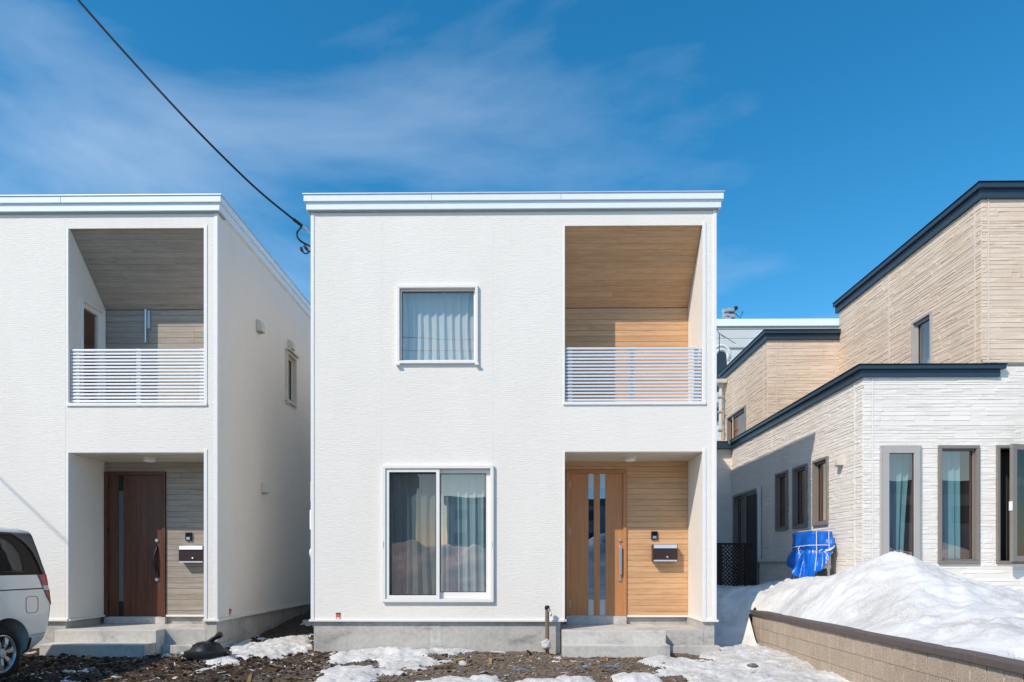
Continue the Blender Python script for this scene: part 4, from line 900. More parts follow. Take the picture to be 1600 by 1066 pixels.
o = lat(3.0, posts[1], .5, ztp - .05, 1, yf).build('lattice', 'fence_brown', t); o['kind'] = 'stuff'

# outdoor unit on its stand
AX0, AX1, AY0, AY1, AZ0, AZ1 = 4.90, 5.22, 11.58, 12.38, 1.28, 1.82
t = empty('air_conditioner', (5.06, 12.0, .6), 'white air-conditioner outdoor unit on steel stand under the blue tarp', 'air conditioner')
c = MB().box(AX0, AX1, AY0, AY1, AZ0, AZ1).build('cabinet', 'cream_plastic', t, bevel=.012)
for k in range(6): MB().box(AX0 + .05, AX1 - .05, AY0 - .012, AY0 - .001, AZ0 + .05 + k * .035, AZ0 + .068 + k * .035).build('louvre', 'grey_white', c)
MB().lathe((AX0 - .002, 11.95, 1.56), (-1, 0, 0), [(.24, 0), (.24, .012), (.21, .014)], 28).build('fan_guard', 'panel_seam', c)
st = MB()
for xx in (AX0 + .01, AX1 - .05):
    for yy in (AY0 + .02, AY1 - .06): st = MB().box(xx, xx + .04, yy, yy + .04, .5, AZ0 - .002).build('stand_leg', 'cream_plastic', t)
for (a_, b_, c_, d_) in ((AX0, AX1, AY0 + .0, AY0 + .045), (AX0, AX1, AY1 - .045, AY1)): MB().box(a_, b_, c_ - .003, d_ + .003, AZ0 - .06, AZ0 - .003).build('stand_rail', 'cream_plastic', t)
MB().tube([(AX1 - .04, AY0 - .02, 1.62), (AX1 + .0, AY0 - .10, 1.58), (AX1 - .08, AY0 - .13, 1.53), (AX1 - .16, AY0 - .08, 1.50), (AX1 - .06, AY0 - .10, 1.46), (AX1 - .01, AY0 - .06, 1.5)], .018, 8).build('hose', 'rope', t, smooth=True)
# tarp over it
def tarp():
    nA, nZ = 220, 44; cx, cy = (AX0 + AX1) / 2, (AY0 + AY1) / 2; hx, hy = (AX1 - AX0) / 2 + .05, (AY1 - AY0) / 2 + .06
    V = []; F_ = []; ztop = AZ1 + .035
    for j in range(nZ + 1):
        t_ = j / nZ
        for i in range(nA):
            a = 2 * math.pi * i / nA; ca, sa = math.cos(a), math.sin(a)
            n_ = 5.0; r = (abs(ca / hx) ** n_ + abs(sa / hy) ** n_) ** (-1 / n_)
            # hem: low toward the front-left, lifted at the near right corner
            hem = .52 + .24 * math.cos(a - math.radians(205)) + .05 * math.sin(5 * a) + .035 * math.sin(11 * a + 1)
            lift = math.exp(-((((a - math.radians(300)) + math.pi) % (2 * math.pi) - math.pi) / .42) ** 2); hem -= .30 * lift
            hem += .22 * math.exp(-((((a - math.radians(238)) + math.pi) % (2 * math.pi) - math.pi) / .2) ** 2)
            if t_ < .22:   # top
                s = t_ / .22; rr = r * math.sin(s * math.pi / 2) ** .8; z = ztop - .035 * s ** 4
                z += .012 * mnoise.noise(Vector((ca * rr * 9, sa * rr * 9, 2)))
            else:
                s = (t_ - .22) / .78; z = ztop - .035 - s * hem
                fold = (.018 + .05 * s) * (mnoise.noise(Vector((ca * 4.2, sa * 4.2, s * 1.2 + 4))) + .6 * mnoise.noise(Vector((ca * 9 + s * 1.6, sa * 9, s * 2.5)))) + .028 * s * math.sin(9 * a + 3 * s + 2 * math.sin(2 * a))
                squeeze = -.03 * math.exp(-((s * hem - .27) / .05) ** 2)
                rr = r + 1.25 * fold + squeeze + .08 * s * s
                rr += .24 * math.exp(-((((a - math.radians(330)) + math.pi) % (2 * math.pi) - math.pi) / .16) ** 2) * math.exp(-((s - .75) / .35) ** 2)
            V.append((min(cx + ca * rr, XW - .012), cy + sa * rr, z))
    for j in range(nZ):
        for i in range(nA): a = j * nA + i; b = j * nA + (i + 1) % nA; F_.append((a, b, b + nA, a + nA))
    F_.append(tuple(range(nA))[::-1]); o = MB().add(V, F_).build('blue_tarp', 'tarp_blue', None, smooth=True); md = o.modifiers.new('solid', 'SOLIDIFY'); md.thickness = .004
    tag(o, 'crumpled bright blue tarp tied over the outdoor unit', 'tarp'); return o
tp = tarp(); cx, cy = (AX0 + AX1) / 2, (AY0 + AY1) / 2; ex, ey = (AX1 - AX0) / 2 + .07, (AY1 - AY0) / 2 + .08
zr = 1.60; pts = [(cx - ex, cy + ey * .9, zr - .02), (cx - ex - .01, cy, zr), (cx - ex + .0, cy - ey * .9, zr + .01), (cx - ex * .8, cy - ey - .01, zr + .01), (cx, cy - ey - .02, zr + .015), (cx + ex * .8, cy - ey - .02, zr)]
MB().tube(pts, .007, 6).build('rope', 'rope', tp); 
for xx, yy in ((cx - ex * .55, 0), (cx + ex * .35, 0)):
    MB().tube([(xx - .03, cy - ey - .025, 1.18), (xx, cy - ey - .025, 1.5), (xx, cy - ey - .012, 1.85), (xx, cy - ey * .7, AZ1 + .05), (xx, cy + ey * .8, AZ1 + .05)], .006, 6).build('rope', 'rope', tp)
MB().tube([(cx - ex - .02, cy - .1, zr), (cx - ex - .05, cy - .12, zr - .06), (cx - ex - .03, cy - .16, zr - .14), (cx - ex - .055, cy - .15, zr - .22)], .005, 6).build('rope', 'rope', tp, smooth=True)

# ================================================================== RETAINING WALL
WX0, WY1, WY0 = 3.655, 10.88, 1.5
RW = empty('block_retaining_wall', (WX0 + .06, 6, 0), 'low tan concrete-block wall with brown cap holding back the snow pile', 'wall')
core = MB().box(WX0 + .012, WX0 + .13, WY0, WY1 - .01, -.4, .497).build('mortar_core', 'mortar_dark', RW)
bl = MB().box(-.06, .06, -.1925, .1925, -.0925, .0925); blo = bl.build('block', 'split_block', RW, bevel=.005); bme = blo.data; bpy.data.objects.remove(blo)
# block with a groove down its middle
gm = MB(); gm.prism([(-.190, .004), (-.186, 0), (-.011, 0), (0, .014), (.011, 0), (.186, 0), (.190, .004), (.190, .10), (-.190, .10)], lambda p, d: (-.06 + p[1], p[0], d), -.0925, .0925); gme = bpy.data.meshes.new('block'); gme.from_pydata(gm.v, [], gm.f)
bm = bmesh.new(); bm.from_mesh(gme); bmesh.ops.recalc_face_normals(bm, faces=bm.faces); bmesh.ops.triangulate(bm, faces=[f for f in bm.faces if len(f.verts) > 4]); bm.to_mesh(gme); bm.free(); gme.materials.append(MAT['split_block'])
rng = random.Random(2)
for c in range(4):
    z = .497 - .095 - c * .19; y = WY1 - .2 - (.2 if c % 2 else 0)
    if c % 2: inst('block', gme, (WX0 + .06, WY1 - .1, z), RW, (1, .5, 1))
    while y > WY0:
        inst('block', gme, (WX0 + .06 + rng.uniform(-.003, .003), y, z), RW); y -= .39
y = WY1 + .01
cpo = None
while y > WY0:
    L = .6
    if cpo is None:
        o = MB().box(WX0 - .03, WX0 + .15, y - L + .004, y, .4985, .568).build('cap_stone', 'cap_brown', RW, bevel=.008); cpo = o
    else:
        o = inst('cap_stone', cpo.data, (WX0 + .06, y - L / 2 + .002, (.4985 + .568) / 2 + rng.uniform(-.002, .002)), RW); md = o.modifiers.new('bevel', 'BEVEL'); md.width = .008; md.segments = 2
    y -= L

# ================================================================== SNOW PILE
CP = [(3.78, y, .56) for y in (3, 4.2, 5.4, 6.6, 7.8, 9, 10)] + [(3.75, 10.7, .60), (4.15, 9.6, .92), (4.15, 8.4, .80), (4.2, 10.6, .95)]
CP += [(4.90, 9.1, 1.44), (4.65, 9.5, 1.25), (5.15, 9.0, 1.36), (5.45, 8.8, 1.17), (5.8, 8.7, 1.02), (6.3, 8.5, .86), (7, 8.4, .7), (8, 8.3, .6), (10, 8, .5)]
CP += [(4.6, 8.0, 1.05), (4.5, 7.2, .86), (4.3, 6, .68), (4.5, 5, .55), (4.3, 4, .5), (5.0, 7.3, .86), (5.2, 6.3, .70), (6, 7, .66), (6, 5.5, .5), (8, 6, .45), (5, 4, .42), (8, 3, .4), (5, 2, .4)]
CP += [(4.8, 10.5, 1.08), (5.3, 10.5, .92), (6, 10.4, .72), (7.5, 10.5, .52), (10, 10.5, .45), (4.5, 11.2, 1.0), (5.1, 11.4, 1.05), (5.1, 12.2, 1.02), (4.3, 12.0, .92), (4.9, 13.2, .86), (4.0, 13, .84), (3.2, 13, .80), (4.2, 14.8, .80), (3.1, 14.8, .86), (5.1, 15.5, .7), (3.2, 17, .9), (5, 17, .7)]
CP += [(3.0, 12.0, .72), (3.45, 12.0, .80), (3.0, 11.5, .55), (3.0, 11.1, .25), (3.0, 10.8, .06), (3.0, 10.5, -.05), (3.35, 11.3, .62), (3.4, 10.95, .38), (3.4, 10.7, .08), (3.55, 10.5, -.02), (3.7, 11.25, .78), (3.9, 11.3, .88), (3.3, 10.3, -.1)]
CPa = np.array(CP)
def tps(r2): return np.where(r2 > 1e-9, .5 * r2 * np.log(np.maximum(r2, 1e-9)), 0)
n = len(CPa); d2 = ((CPa[:, None, :2] - CPa[None, :, :2]) ** 2).sum(-1); A = tps(d2) + np.eye(n) * .02; Pm = np.c_[np.ones(n), CPa[:, :2]]
sol = np.linalg.solve(np.block([[A, Pm], [Pm.T, np.zeros((3, 3))]]), np.r_[CPa[:, 2], 0, 0, 0])
def snow_h(x, y):
    sh = x.shape; p = np.c_[x.ravel(), y.ravel()]; z = sol[n] + p @ sol[n + 1:]
    for k in range(n): z = z + sol[k] * tps(((p - CPa[k, :2]) ** 2).sum(-1))
    return z.reshape(sh)
nx_ = np.concatenate([np.arange(2.86, 7.0, .035), np.arange(7.0, 12.0, .12)]); ny_ = np.concatenate([np.arange(1.0, 6, .06), np.arange(6, 13, .035), np.arange(13, YI, .07)])
NX, NY = np.meshgrid(nx_, ny_); NZ = snow_h(NX, NY)
rid = 1 - np.abs(2 * fbm(NX * 2.2, NY * 2.2, 4, 31, .55) - 1)
edge = np.clip((NX - 3.72) / .3, 0, 1) * (NY < 10.9) + (NY >= 10.9)
NZ = NZ + edge * ((fbm(NX * 1.6, NY * 1.6, 3, 40) - .5) * .14 + (rid - .7) * .10 + (fbm(NX * 7, NY * 7, 4, 41, .6) - .5) * .055 + (fbm(NX * 22, NY * 22, 3, 44, .6) - .5) * .016)
keep = ((NX > 3.72) | (NY > 10.28)) & ~((NX > XW + .04) & (NY > YF + .04)) & ~((NX < 3.68) & (NY < 10.84) & (NX > 3.62))
sk = NX < 3.76
NZ = np.where(sk & (NY < 10.84) & (NX > 3.7), np.minimum(NZ, .52 + .9 * sstep(9.9, 10.84, NY)), NZ)
me = grid_mesh('snow_pile', NX, NY, NZ, keep); me.materials.append(MAT['snow']); o = bpy.data.objects.new('snow_pile', me); COL.objects.link(o); tag(o, 'high pile of shovelled white snow behind the block wall', 'snow pile')
b = atY(1588, 1032, 4.9)
mb = MB(); rng = random.Random(5)
for k in range(60):
    x, y = 3.86 + rng.uniform(0, .35), rng.uniform(4.7, 5.6); z = .52; dx_, dy_ = rng.uniform(-.05, .05), rng.uniform(-.05, .05); h = rng.uniform(.04, .11)
    mb.add([(x, y, z), (x + .006, y + .003, z), (x + dx_, y + dy_, z + h)], [(0, 1, 2)])
o = mb.build('dead_grass', 'chip_wood', None, recalc=False); tag(o, 'withered brown grass at the edge of the snow pile', 'grass', None, 'stuff')

# ================================================================== BEHIND: grey building, aerials, pipes
YG = 32.0; zg = atY(1200, 500, YG).z
t = empty('grey_panel_building', (14, YG + 5, 0), 'pale grey metal-panelled building far behind the beige house', 'building')
xg0, xg1 = 4.0, 26.0
MB().box(xg0, xg1, YG, YG + 10, 0, zg - .45).build('wall', 'panel_seam', t)
MB().box(xg0 - .1, xg1 + .1, YG - .15, YG + 10.1, zg - .32, zg).build('roof_edge', 'fascia_white', t); MB().box(xg0, xg1, YG - .08, YG, zg - .45, zg - .33).build('shadow_gap', 'panel_seam', t)
zz = zg - .46; k = 0
zwin = atY(1150, 544, YG).z
while zz > zwin + .02:
    h = min(.42, zz - zwin)
    for (a, b) in ((xg0, atY(1246, 500, YG).x - .03), (atY(1246, 500, YG).x + .03, xg1)): MB().box(a, b, YG - .06, YG - .001, zz - h + .012, zz).build('panel', 'metal_panel', t, bevel=.01)
    zz -= .42
xa = atY(1137, 560, YG).x
for (a, b, m_) in ((xg0, xa - .05, 'window_dark'), (xa + .05, xg1, 'metal_panel')): MB().box(a, b, YG - .04, YG - .001, zwin - 3.4, zwin - .03).build('window' if m_ == 'window_dark' else 'panel', m_, t)
MB().box(xa - .049, xa + .049, YG - .07, YG - .001, zwin - 3.4, zwin - .03).build('mullion', 'grey_white', t); MB().box(xg0, xg1, YG - .1, YG - .045, zwin - .029, zwin + .02).build('drip_edge', 'panel_seam', t)
# floodlight bank on its roof
c = atY(1143, 498, YG + 1); zg0 = zg; zg = zg + .35; t = empty('floodlights', (c.x, YG + 1, zg), 'cluster of grey floodlights on the far building roof', 'floodlights')
MB().tube([(c.x + .15, YG + 1, zg - .3), (c.x + .15, YG + 1, zg + .62)], .035, 8).build('mast', 'steel', t); MB().tube([(c.x + .15, YG + 1, zg + .35), (c.x + .42, YG + 1, zg + .1), (c.x + .55, YG + 1, zg + .42)], .02, 6).build('brace', 'cable', t)
for i, (ox, oz) in enumerate(((-.3, .42), (-.28, .2), (-.05, .45), (-.03, .16), (-.2, .02))):
    MB().prism([(-.15, .09), (.12, .05), (.14, -.05), (-.10, -.09)], lambda p, d: (c.x + ox + p[0], YG + 1 + d, zg + oz + p[1]), -.2, .15).build('lamp', 'plate_silver', t, bevel=.01); MB().box(c.x + ox - .05, c.x + ox + .16, YG + .92, YG + 1.06, zg + oz - .12, zg + oz - .092).build('bracket', 'cable', t)
MB().lathe((c.x + .16, YG + .9, zg + .52), (0, -1, 0), [(.1, 0), (.1, .08), (.05, .1)], 14).build('camera', 'cable', t)
zg = zg0
# tv aerial
c = atY(1124, 521, 20.0); t = empty('tv_aerial', (c.x, 20, 6.2), 'thin tv aerial beside the white house wall', 'aerial'); MB().tube([(c.x, 20, 6.3), (c.x, 20, c.z)], .012, 6).build('mast', 'cable', t)
e = atY(1149, 537, 19.6); f = atY(1117, 511, 20.3); MB().tube([f, c, e], .009, 6).build('boom', 'cable', t); q = atY(1136, 529, 19.8); MB().tube([atY(1124, 532, 20), q], .009, 6).build('strut', 'grey_white', t); MB().tube([atY(1126, 524, 20), atY(1133, 528, 20.3)], .006, 6).build('element', 'cable', t)
MB().box(c.x - .3, c.x + .6, 19.95, 20.6, 6.0, 6.3).build('foot_block', 'grey_white', t)
# gooseneck vents
for k, (px, py, rr, lab) in enumerate(((1127, 545, .34, 'outer white gooseneck vent pipe at the white house corner'), (1123, 553, .26, 'inner white gooseneck vent pipe at the white house corner'))):
    c = atY(px, py + 8, 28); t = empty('vent_pipe', (c.x - rr, 28 - k * .4, c.z - 3), lab, 'pipe', 'gooseneck vent pipes'); pts = [(c.x - rr, 28 - k * .4, c.z - 3.0)] + [(c.x - rr * math.cos(a), 28 - k * .4, c.z + rr * math.sin(a)) for a in [i * math.pi / 12 for i in range(13)]] + [(c.x + rr, 28 - k * .4, c.z - .2)]
    MB().tube(pts, .065, 10).build('pipe', 'grey_white', t, smooth=True); MB().lathe((c.x - rr, 28 - k * .4, c.z - 3.05), (0, 0, 1), [(.13, 0), (.13, .05), (.07, .06)], 12).build('flange', 'grey_white', t)
    MB().box(c.x - rr - .3, c.x - rr + .3, 27.4 - k * .2, 28.3, 0, c.z - 3.05 - k * .01).build('plinth', 'grey_white', t)
# downpipe and bracketed ledge at the far end of the beige wall
c = atY(1126, 600, 18.6); t = empty('downpipe', (c.x, 18.6, 4.4), 'beige downpipe with wall brackets at the far beige corner', 'pipe'); MB().tube([(c.x, 18.6, 3.6), (c.x, 18.6, c.z)], .05, 10).build('pipe', 'cream_plastic', t)
for zz in (4.9, 5.4, 5.8): MB().box(c.x - .07, c.x + .07, 18.53, 18.67, zz, zz + .05).build('bracket', 'vinyl_light_taupe', t)
MB().box(c.x - .3, c.x + .12, 18.45, 18.8, c.z, c.z + .1).build('hopper', 'cream_plastic', t); MB().box(c.x - .25, c.x + .12, 18.4, 18.8, 4.5, 4.62).build('ledge', 'cream_plastic', t)

# ================================================================== VAN
def van():
    XC, X1 = -6.0 - .86, -6.0; W = .86
    gz = -.07
    sl = [ # z, rear y, front y, half width, corner radius rear
        (.20, 8.36, 4.25, .74, .10), (.26, 8.50, 4.10, .80, .14), (.36, 8.60, 4.02, .835, .10), (.46, 8.68, 4.00, .848, .15), (.62, 8.715, 4.00, .856, .15), (.78, 8.725, 4.02, .86, .14), (.90, 8.70, 4.10, .858, .13), (.985, 8.685, 4.30, .855, .12), (.995, 8.68, 4.38, .848, .12), (1.08, 8.66, 4.75, .85, .12), (1.16, 8.64, 5.0, .842, .11),
        (1.30, 8.60, 5.25, .82, .11), (1.45, 8.555, 5.5, .795, .10), (1.58, 8.52, 5.75, .77, .10), (1.66, 8.50, 5.95, .755, .10), (1.70, 8.48, 6.1, .735, .10), (1.735, 8.40, 6.25, .69, .16), (1.755, 8.25, 6.5, .58, .14), (1.762, 8.0, 6.8, .35, .1)]
    def ring(z, yr, yf, w, r, n=10):
        pts = []; rf = min(.35, w * .5)
        for (cx, cy, rad, a0) in ((w - r, yr - r, r, 0), (-(w - r), yr - r, r, 90), (-(w - rf), yf + rf, rf, 180), (w - rf, yf + rf, rf, 270)):
            for k in range(n + 1): a = math.radians(a0 + 90 * k / n); pts.append((XC + cx + rad * math.cos(a), cy + rad * math.sin(a), z))
        return pts
    mb = MB(); rings = [ring(*s) for s in sl]; m = len(rings[0])
    for rg in rings: mb.v += rg
    for j in range(len(rings) - 1):
        for i in range(m): a = j * m + i; b = j * m + (i + 1) % m; mb.f.append((a, b, b + m, a + m))
    mb.f.append(tuple(range(m))[::-1]); mb.f.append(tuple((len(rings) - 1) * m + i for i in range(m)))
    def interp(z):
        for s0, s1 in zip(sl[:-1], sl[1:]):
            if s0[0] <= z <= s1[0]: t = (z - s0[0]) / (s1[0] - s0[0]); return [a + (b - a) * t for a, b in zip(s0, s1)]
        return list(sl[-1] if z > 1 else sl[0])
    def side(y, z, off=.004, sgn=1):
        _, yr, yf, w, r = interp(z); y = min(y, yr - .002); x = w
        if y > yr - r: x = (w - r) + math.sqrt(max(r * r - (y - (yr - r)) ** 2, 0))
        return Vector((XC + sgn * (x + off), y, z))
    V = empty('parked_van', (XC, 6.4, gz), 'silver-white minivan parked nose-out at the left edge', 'van')
    body = mb.build('body', 'van_paint', V, auto=28)
    WY, WZ, WR = 7.90, .245, .315
    cuts = []
    for (wy) in (WY, 5.05):
        cu = MB().tube([(XC - 1.2, wy, WZ + .02), (XC + 1.2, wy, WZ + .02)], .40, 40).build('cut', 'black_matte'); cuts.append(cu); md = body.modifiers.new('arch', 'BOOLEAN'); md.operation = 'DIFFERENCE'; md.object = cu; md.solver = 'EXACT'
    bpy.context.view_layer.update(); dg = bpy.context.evaluated_depsgraph_get(); nm = bpy.data.meshes.new_from_object(body.evaluated_get(dg)); body.modifiers.clear(); body.data = nm
    for cu in cuts: bpy.data.objects.remove(cu)
    nm.materials.clear(); nm.materials.append(MAT['van_paint']); nm.shade_smooth(); nm.set_sharp_from_angle(angle=R(28))
    def patch(name, poly, mat, off, parent=V, sgn=1, ny=26, nz=16, label=None):
        # polygon given as (lower edge, upper edge) polylines in y for each z : rows of (z, y0, y1)
        P = []; f = []
        zs_ = np.linspace(poly[0][0], poly[-1][0], nz)
        for z in zs_:
            y0 = np.interp(z, [p[0] for p in poly], [p[1] for p in poly]); y1 = np.interp(z, [p[0] for p in poly], [p[2] for p in poly])
            for k in range(ny): P.append(side(y0 + (y1 - y0) * k / (ny - 1), z, off, sgn))
        for j in range(nz - 1):
            for k in range(ny - 1): a = j * ny + k; f.append((a, a + 1, a + ny + 1, a + ny))
        o = MB().add(P, f).build(name, mat, parent, smooth=True); md = o.modifiers.new('s', 'SOLIDIFY'); md.thickness = .004; md.offset = 0; return o
    for sgn in (1, -1):
        g = patch('rear_quarter_glass', [(1.165, 6.9, 8.50), (1.3, 6.9, 8.46), (1.45, 6.9, 8.385), (1.56, 6.9, 8.28), (1.64, 6.9, 8.14), (1.675, 6.9, 8.05)], 'van_glass_black', .004, sgn=sgn)
        patch('tinted_pane', [(1.20, 6.95, 8.19), (1.3, 6.95, 8.20), (1.42, 6.95, 8.19), (1.52, 6.95, 8.11), (1.585, 6.95, 7.98), (1.61, 6.95, 7.85)], 'glass_van', .008, g, sgn)
        patch('rear_pillar', [(1.172, 8.502, 8.632), (1.3, 8.462, 8.595), (1.45, 8.387, 8.55), (1.56, 8.282, 8.52), (1.64, 8.142, 8.50), (1.675, 8.052, 8.49)], 'van_pillar', .004, sgn=sgn)
        patch('front_side_glass', [(1.165, 5.2, 6.8), (1.3, 5.4, 6.8), (1.5, 5.75, 6.8), (1.66, 6.05, 6.8)], 'van_glass_black', .004, sgn=sgn)
        tl = patch('tail_light', [(.78, 8.655, 8.722), (.86, 8.575, 8.71), (.965, 8.52, 8.69)], 'tail_red', .008, sgn=sgn)
        patch('upper_lens', [(1.03, 8.49, 8.675), (1.10, 8.455, 8.66), (1.168, 8.42, 8.645)], 'tail_red', .008, tl, sgn); patch('reversing_lens', [(.967, 8.518, 8.69), (1.0, 8.505, 8.68), (1.028, 8.492, 8.676)], 'tail_clear', .007, tl, sgn)
        patch('slide_rail', [(.985, 6.0, 8.54), (.997, 6.0, 8.54)], 'black_plastic', .003, sgn=sgn, nz=3)
        patch('mud_flap', [(.19, 8.285, 8.325), (.40, 8.265, 8.30)], 'black_matte', .012, sgn=sgn)
    # fuel flap: an outline groove and the flap
    y0, y1, z0, z1 = 8.20, 8.405, .70, .90
    fl = []
    for k in range(28):
        a = 2 * math.pi * k / 28; ca, sa = math.cos(a), math.sin(a); n_ = 5; r = (abs(ca) ** n_ + abs(sa) ** n_) ** (-1 / n_); fl.append(side((y0 + y1) / 2 + (y1 - y0) / 2 * ca * r, (z0 + z1) / 2 + (z1 - z0) / 2 * sa * r, .001))
    MB().tube(fl + fl[:1], .0035, 5, False).build('fuel_flap_gap', 'van_pillar', V)
    # bumper seam
    MB().tube([side(y, .425 + .02 * (y - 8.3), .0005) for y in np.linspace(8.30, 8.66, 14)], .003, 5).build('bumper_seam', 'van_pillar', V)
    # arch lips and wells
    for wy in (WY, 5.05):
        MB().tube([side(wy + .405 * math.cos(a), WZ + .02 + .405 * math.sin(a), -.004) for a in np.linspace(R(6), R(174), 24)], .010, 6).build('arch_lip', 'van_paint', V, smooth=True)
        MB().tube([(XC - .55, wy, WZ + .03), (XC + .55, wy, WZ + .03)], .395, 28).build('wheel_well', 'black_matte', V)
        for sgn in (1, -1):
            xw = XC + sgn * .80; A = (sgn, 0, 0)
            wh = MB().lathe((xw, wy, WZ), A, [(.215, -.19), (.275, -.19), (.305, -.175), (WR, -.15), (WR, -.04), (.305, -.012), (.275, .006), (.235, .008), (.222, -.01), (.215, -.03)], 44).build('wheel', 'rubber', V, auto=40)
            MB().lathe((xw, wy, WZ), A, [(.216, -.17), (.216, -.008), (.222, .0), (.212, .004), (.200, -.012), (.190, -.12), (.02, -.13)], 44).build('rim', 'wheel_alloy', wh, auto=40)
            sp = MB()
            for k in range(7):
                a0 = 2 * math.pi * k / 7 + .2
                def q(r, da, h): a = a0 + da; return (xw + sgn * h, wy + r * math.cos(a), WZ + r * math.sin(a))
                sp.add([q(.05, -.35, .0), q(.05, .35, .0), q(.207, .17, -.012), q(.207, -.17, -.012), q(.05, -.35, -.05), q(.05, .35, -.05), q(.207, .17, -.05), q(.207, -.17, -.05), q(.13, -.19, .008), q(.13, .19, .008), q(.13, -.19, -.05), q(.13, .19, -.05)],
                       [(0, 1, 9, 8), (8, 9, 2, 3), (0, 8, 10, 4), (8, 3, 7, 10), (1, 5, 11, 9), (9, 11, 6, 2), (2, 6, 7, 3)])
            sp.build('spokes', 'wheel_alloy', wh, bevel=.004)
            MB().lathe((xw, wy, WZ), A, [(.055, -.05), (.055, .004), (.045, .012), (.01, .013)], 20).build('hub_cap', 'wheel_alloy', wh, auto=35)
            for k in range(5):
                a = 2 * math.pi * k / 5; MB().tube([(xw + sgn * -.03, wy + .075 * math.cos(a), WZ + .075 * math.sin(a)), (xw + sgn * .004, wy + .075 * math.cos(a), WZ + .075 * math.sin(a))], .011, 6).build('wheel_nut', 'black_plastic', wh)
    # tailgate glass, windscreen, lamps, plates
    def rearp(x, z, off=.006):
        _, yr, yf, w, r = interp(z); ax = abs(x); y = yr if ax < w - r else (yr - r) + math.sqrt(max(r * r - (ax - (w - r)) ** 2, 0)); return Vector((XC + x, y + off, z))
    P = [rearp(-.62 + 1.24 * i / 12, 1.18 + .42 * j / 6) for j in range(7) for i in range(13)]; MB().add(P, [(j * 13 + i, j * 13 + i + 1, j * 13 + i + 14, j * 13 + i + 13) for j in range(6) for i in range(12)]).build('rear_glass', 'van_glass_black', V, smooth=True)
    MB().box(XC - .17, XC + .17, 8.72, 8.74, .80, .97).build('number_plate', 'rail_white', V)
    def frp(x, z, off=.008): s = interp(z); return Vector((XC + x, s[2] - off, z))
    P = [frp(-.62 + 1.24 * i / 6, 1.10 + .55 * j / 6) + Vector((0, .25 * (abs(-.62 + 1.24 * i / 6) / .62) ** 4 * .4, 0)) for j in range(7) for i in range(7)]; MB().add(P, [(j * 7 + i, j * 7 + i + 1, j * 7 + i + 8, j * 7 + i + 7) for j in range(6) for i in range(6)]).build('windscreen', 'van_glass_black', V, smooth=True)
    for sgn in (1, -1): MB().box(XC + sgn * .6 - .16, XC + sgn * .6 + .16, 4.02, 4.25, .70, .86).build('headlight', 'tail_clear', V, bevel=.03)
    MB().box(XC - .35, XC + .35, 3.985, 4.1, .55, .72).build('grille', 'black_plastic', V, bevel=.01)
van()

# ================================================================== OVERHEAD WIRES
def spline(pts, n=14):
    pts = [Vector(p) for p in pts]; out = []
    for i in range(len(pts) - 1):
        p0 = pts[max(i - 1, 0)]; p1 = pts[i]; p2 = pts[i + 1]; p3 = pts[min(i + 2, len(pts) - 1)]
        for k in range(n): t = k / n; out.append(.5 * ((2 * p1) + (p2 - p0) * t + (2 * p0 - 5 * p1 + 4 * p2 - p3) * t * t + (3 * p1 - p0 - 3 * p2 + p3) * t ** 3))
    return out + [pts[-1]]
att = atY(483.5, 364, 10.30)
wp = [atY(472, 353, 10.20), atY(458, 342.5, 10.08), atY(394, 289, 9.80), atY(300, 196, 9.35), atY(200, 88, 9.08), atY(122, 0, 8.85)]
pole_top = Vector((-12, -3.0, 12.2)); pole2 = Vector((-14.5, 6.6, 13.4)); span = spline(wp); e2 = span[-1]; tg = (span[-1] - span[-3]).normalized() * 6; tg2 = Vector((-6, -1, 2.5))
for k in range(1, 21):
    u = k / 20; span.append(e2 * (2 * u ** 3 - 3 * u * u + 1) + tg * (u ** 3 - 2 * u * u + u) + pole2 * (-2 * u ** 3 + 3 * u * u) + tg2 * (u ** 3 - u * u))
SW = empty('service_cable', att, 'black overhead service cable slanting down to the white house corner', 'cable')
MB().tube(span, .0150, 8).build('span', 'cable', SW, smooth=True); 
MB().tube([wp[1], wp[0]], .024, 8).build('wrap', 'cable', SW); MB().tube([wp[0], (wp[0] + att) / 2, att], [.012, .016, .010], 8).build('turnbuckle', 'steel', SW)
lp = [atY(471, 355, 10.2), atY(465, 362, 10.2), atY(464.5, 370, 10.2), atY(470, 377, 10.22), atY(478, 381.5, 10.28), atY(485, 385, 10.4)]; MB().tube(spline(lp, 6), .014, 8).build('drip_loop', 'cable', SW, smooth=True)
lp = [atY(470, 387, 10.2), atY(472.5, 392.5, 10.2), atY(476, 396, 10.22), atY(480, 396, 10.25), atY(485, 392, 10.35)]; MB().tube(spline(lp, 6), [.022 if i < 7 else .010 for i in range(len(spline(lp, 6)))], 8).build('cable_tail', 'cable', SW, smooth=True)
lp = [atY(475.5, 384, 10.2), atY(479, 389, 10.2), atY(482, 393, 10.25), atY(486, 393, 10.4)]; MB().tube(spline(lp, 6), [.022 if i < 8 else .014 for i in range(len(spline(lp, 6)))], 8).build('cable_tail', 'cable', SW, smooth=True)
s2 = Vector((-10.58, 10.0, 5.35)); pts = [pole_top + (s2 - pole_top) * k / 20 - Vector((0, 0, .5 * math.sin(math.pi * k / 20))) for k in range(21)]
o = MB().tube(pts, .010, 6).build('service_cable', 'cable', None, smooth=True); tag(o, 'second service cable whose thin shadow falls on the left white house', 'cable')
t = empty('utility_pole', (-14.5, 6.6, 0), 'tall concrete pole beyond the left house, carrying the slanting cable', 'pole'); MB().tube([(-14.5, 6.6, -.2), (-14.5, 6.6, 13.8)], [.19, .12], 16).build('shaft', 'pole_concrete', t, auto=40); MB().box(-14.56, -14.44, 6.0, 7.2, 13.2, 13.3).build('crossarm', 'steel', t)
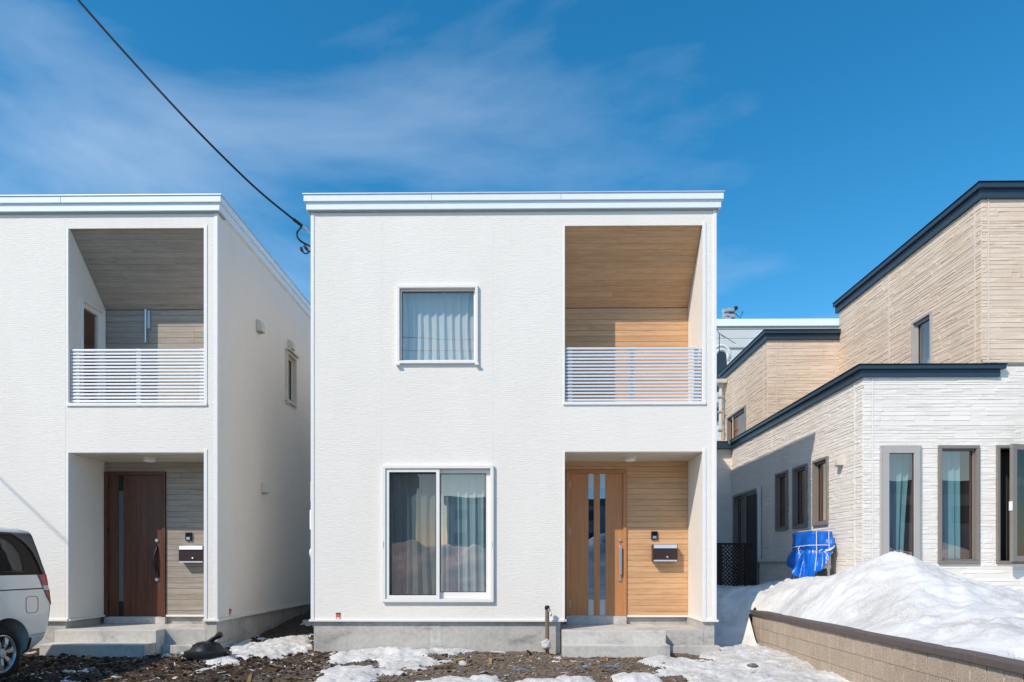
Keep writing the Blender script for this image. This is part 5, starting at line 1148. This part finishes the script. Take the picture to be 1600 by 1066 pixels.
t = empty('utility_pole', (-12, -3.0, 0), 'concrete utility pole carrying the street wires', 'pole'); MB().tube([(-12, -3.0, -.2), (-12, -3.0, 12.6)], [.17, .11], 16).build('shaft', 'pole_concrete', t, auto=40); MB().box(-12.9, -11.1, -3.05, -2.95, 9.4, 9.5).build('crossarm', 'steel', t)
for k, (z0, sg) in enumerate(((8.9, .5), (8.45, .55), (9.5, .6))):
    pts = [(x, -3.0 - .15 * k, z0 - sg * (1 - ((x - 10.5) / 22.5) ** 2)) for x in np.linspace(-12, 33, 24)]
    o = MB().tube(pts, .014, 6).build('street_wire', 'cable', None, smooth=True); tag(o, ['lower street wire mirrored in the upper window', 'lowest street wire mirrored in the upper window', 'highest street wire over the road'][k], 'wire', 'street wires')

# ================================================================== ACROSS THE STREET (seen mirrored in the windows)
ax_ = np.arange(-26, 40, .3); ay_ = np.arange(-15, -3.2, .25); BXg, BYg = np.meshgrid(ax_, ay_)
prof = np.clip(np.where(BYg > -9, (-3.3 - BYg) / 5.7, (BYg + 15) / 6.0), 0, 1); prof = prof * prof * (3 - 2 * prof) * .35 + prof * .65; top = 2.2 + .7 * (fbm(BXg * .33, BYg * .2, 3, 90) - .5) * 2
BZ = -.12 + prof * top * (1 + .5 * (fbm(BXg * .9, BYg * .9, 4, 91, .6) - .5))
me = grid_mesh('snow_bank', BXg, BYg, BZ); me.materials.append(MAT['snow']); o = bpy.data.objects.new('snow_bank', me); COL.objects.link(o); tag(o, 'long ploughed snow bank across the street, mirrored in the sliding window', 'snow bank')
def block_of_flats(x0, x1, y0, y1, h, mat, label, nf, nw):
    t = empty('apartment_block', ((x0 + x1) / 2, (y0 + y1) / 2, 0), label, 'building', 'apartment blocks across the street')
    MB().box(x0, x1, y0, y1, -.2, h).build('wall', mat, t); MB().box(x0 - .2, x1 + .2, y0 - .2, y1 + .2, h + .001, h + 1.0).build('roof', 'apartment_dark', t)
    me = None
    for f in range(nf):
        for k in range(nw):
            x = x0 + (x1 - x0) * (k + .5) / nw; z = h / nf * (f + .35)
            if me is None: o = MB().box(x - .8, x + .8, y1 + .001, y1 + .06, z, z + 1.2).build('window', 'window_dark', t); me = o.data
            else: inst('window', me, (x, y1 + .0305, z + .6), t)
block_of_flats(-9, 42, -74, -62, 8.4, 'apartment', 'long pale apartment block mirrored in the sliding window', 3, 16)
block_of_flats(-24, -9.6, -42, -30, 8.2, 'apartment_dark', 'dark apartment block mirrored in the left pane', 3, 5)
block_of_flats(15, 60, -40, -28, 6.3, 'apartment', 'low pale block mirrored in the narrow windows on the right', 2, 12)
print('objects', len(bpy.data.objects))
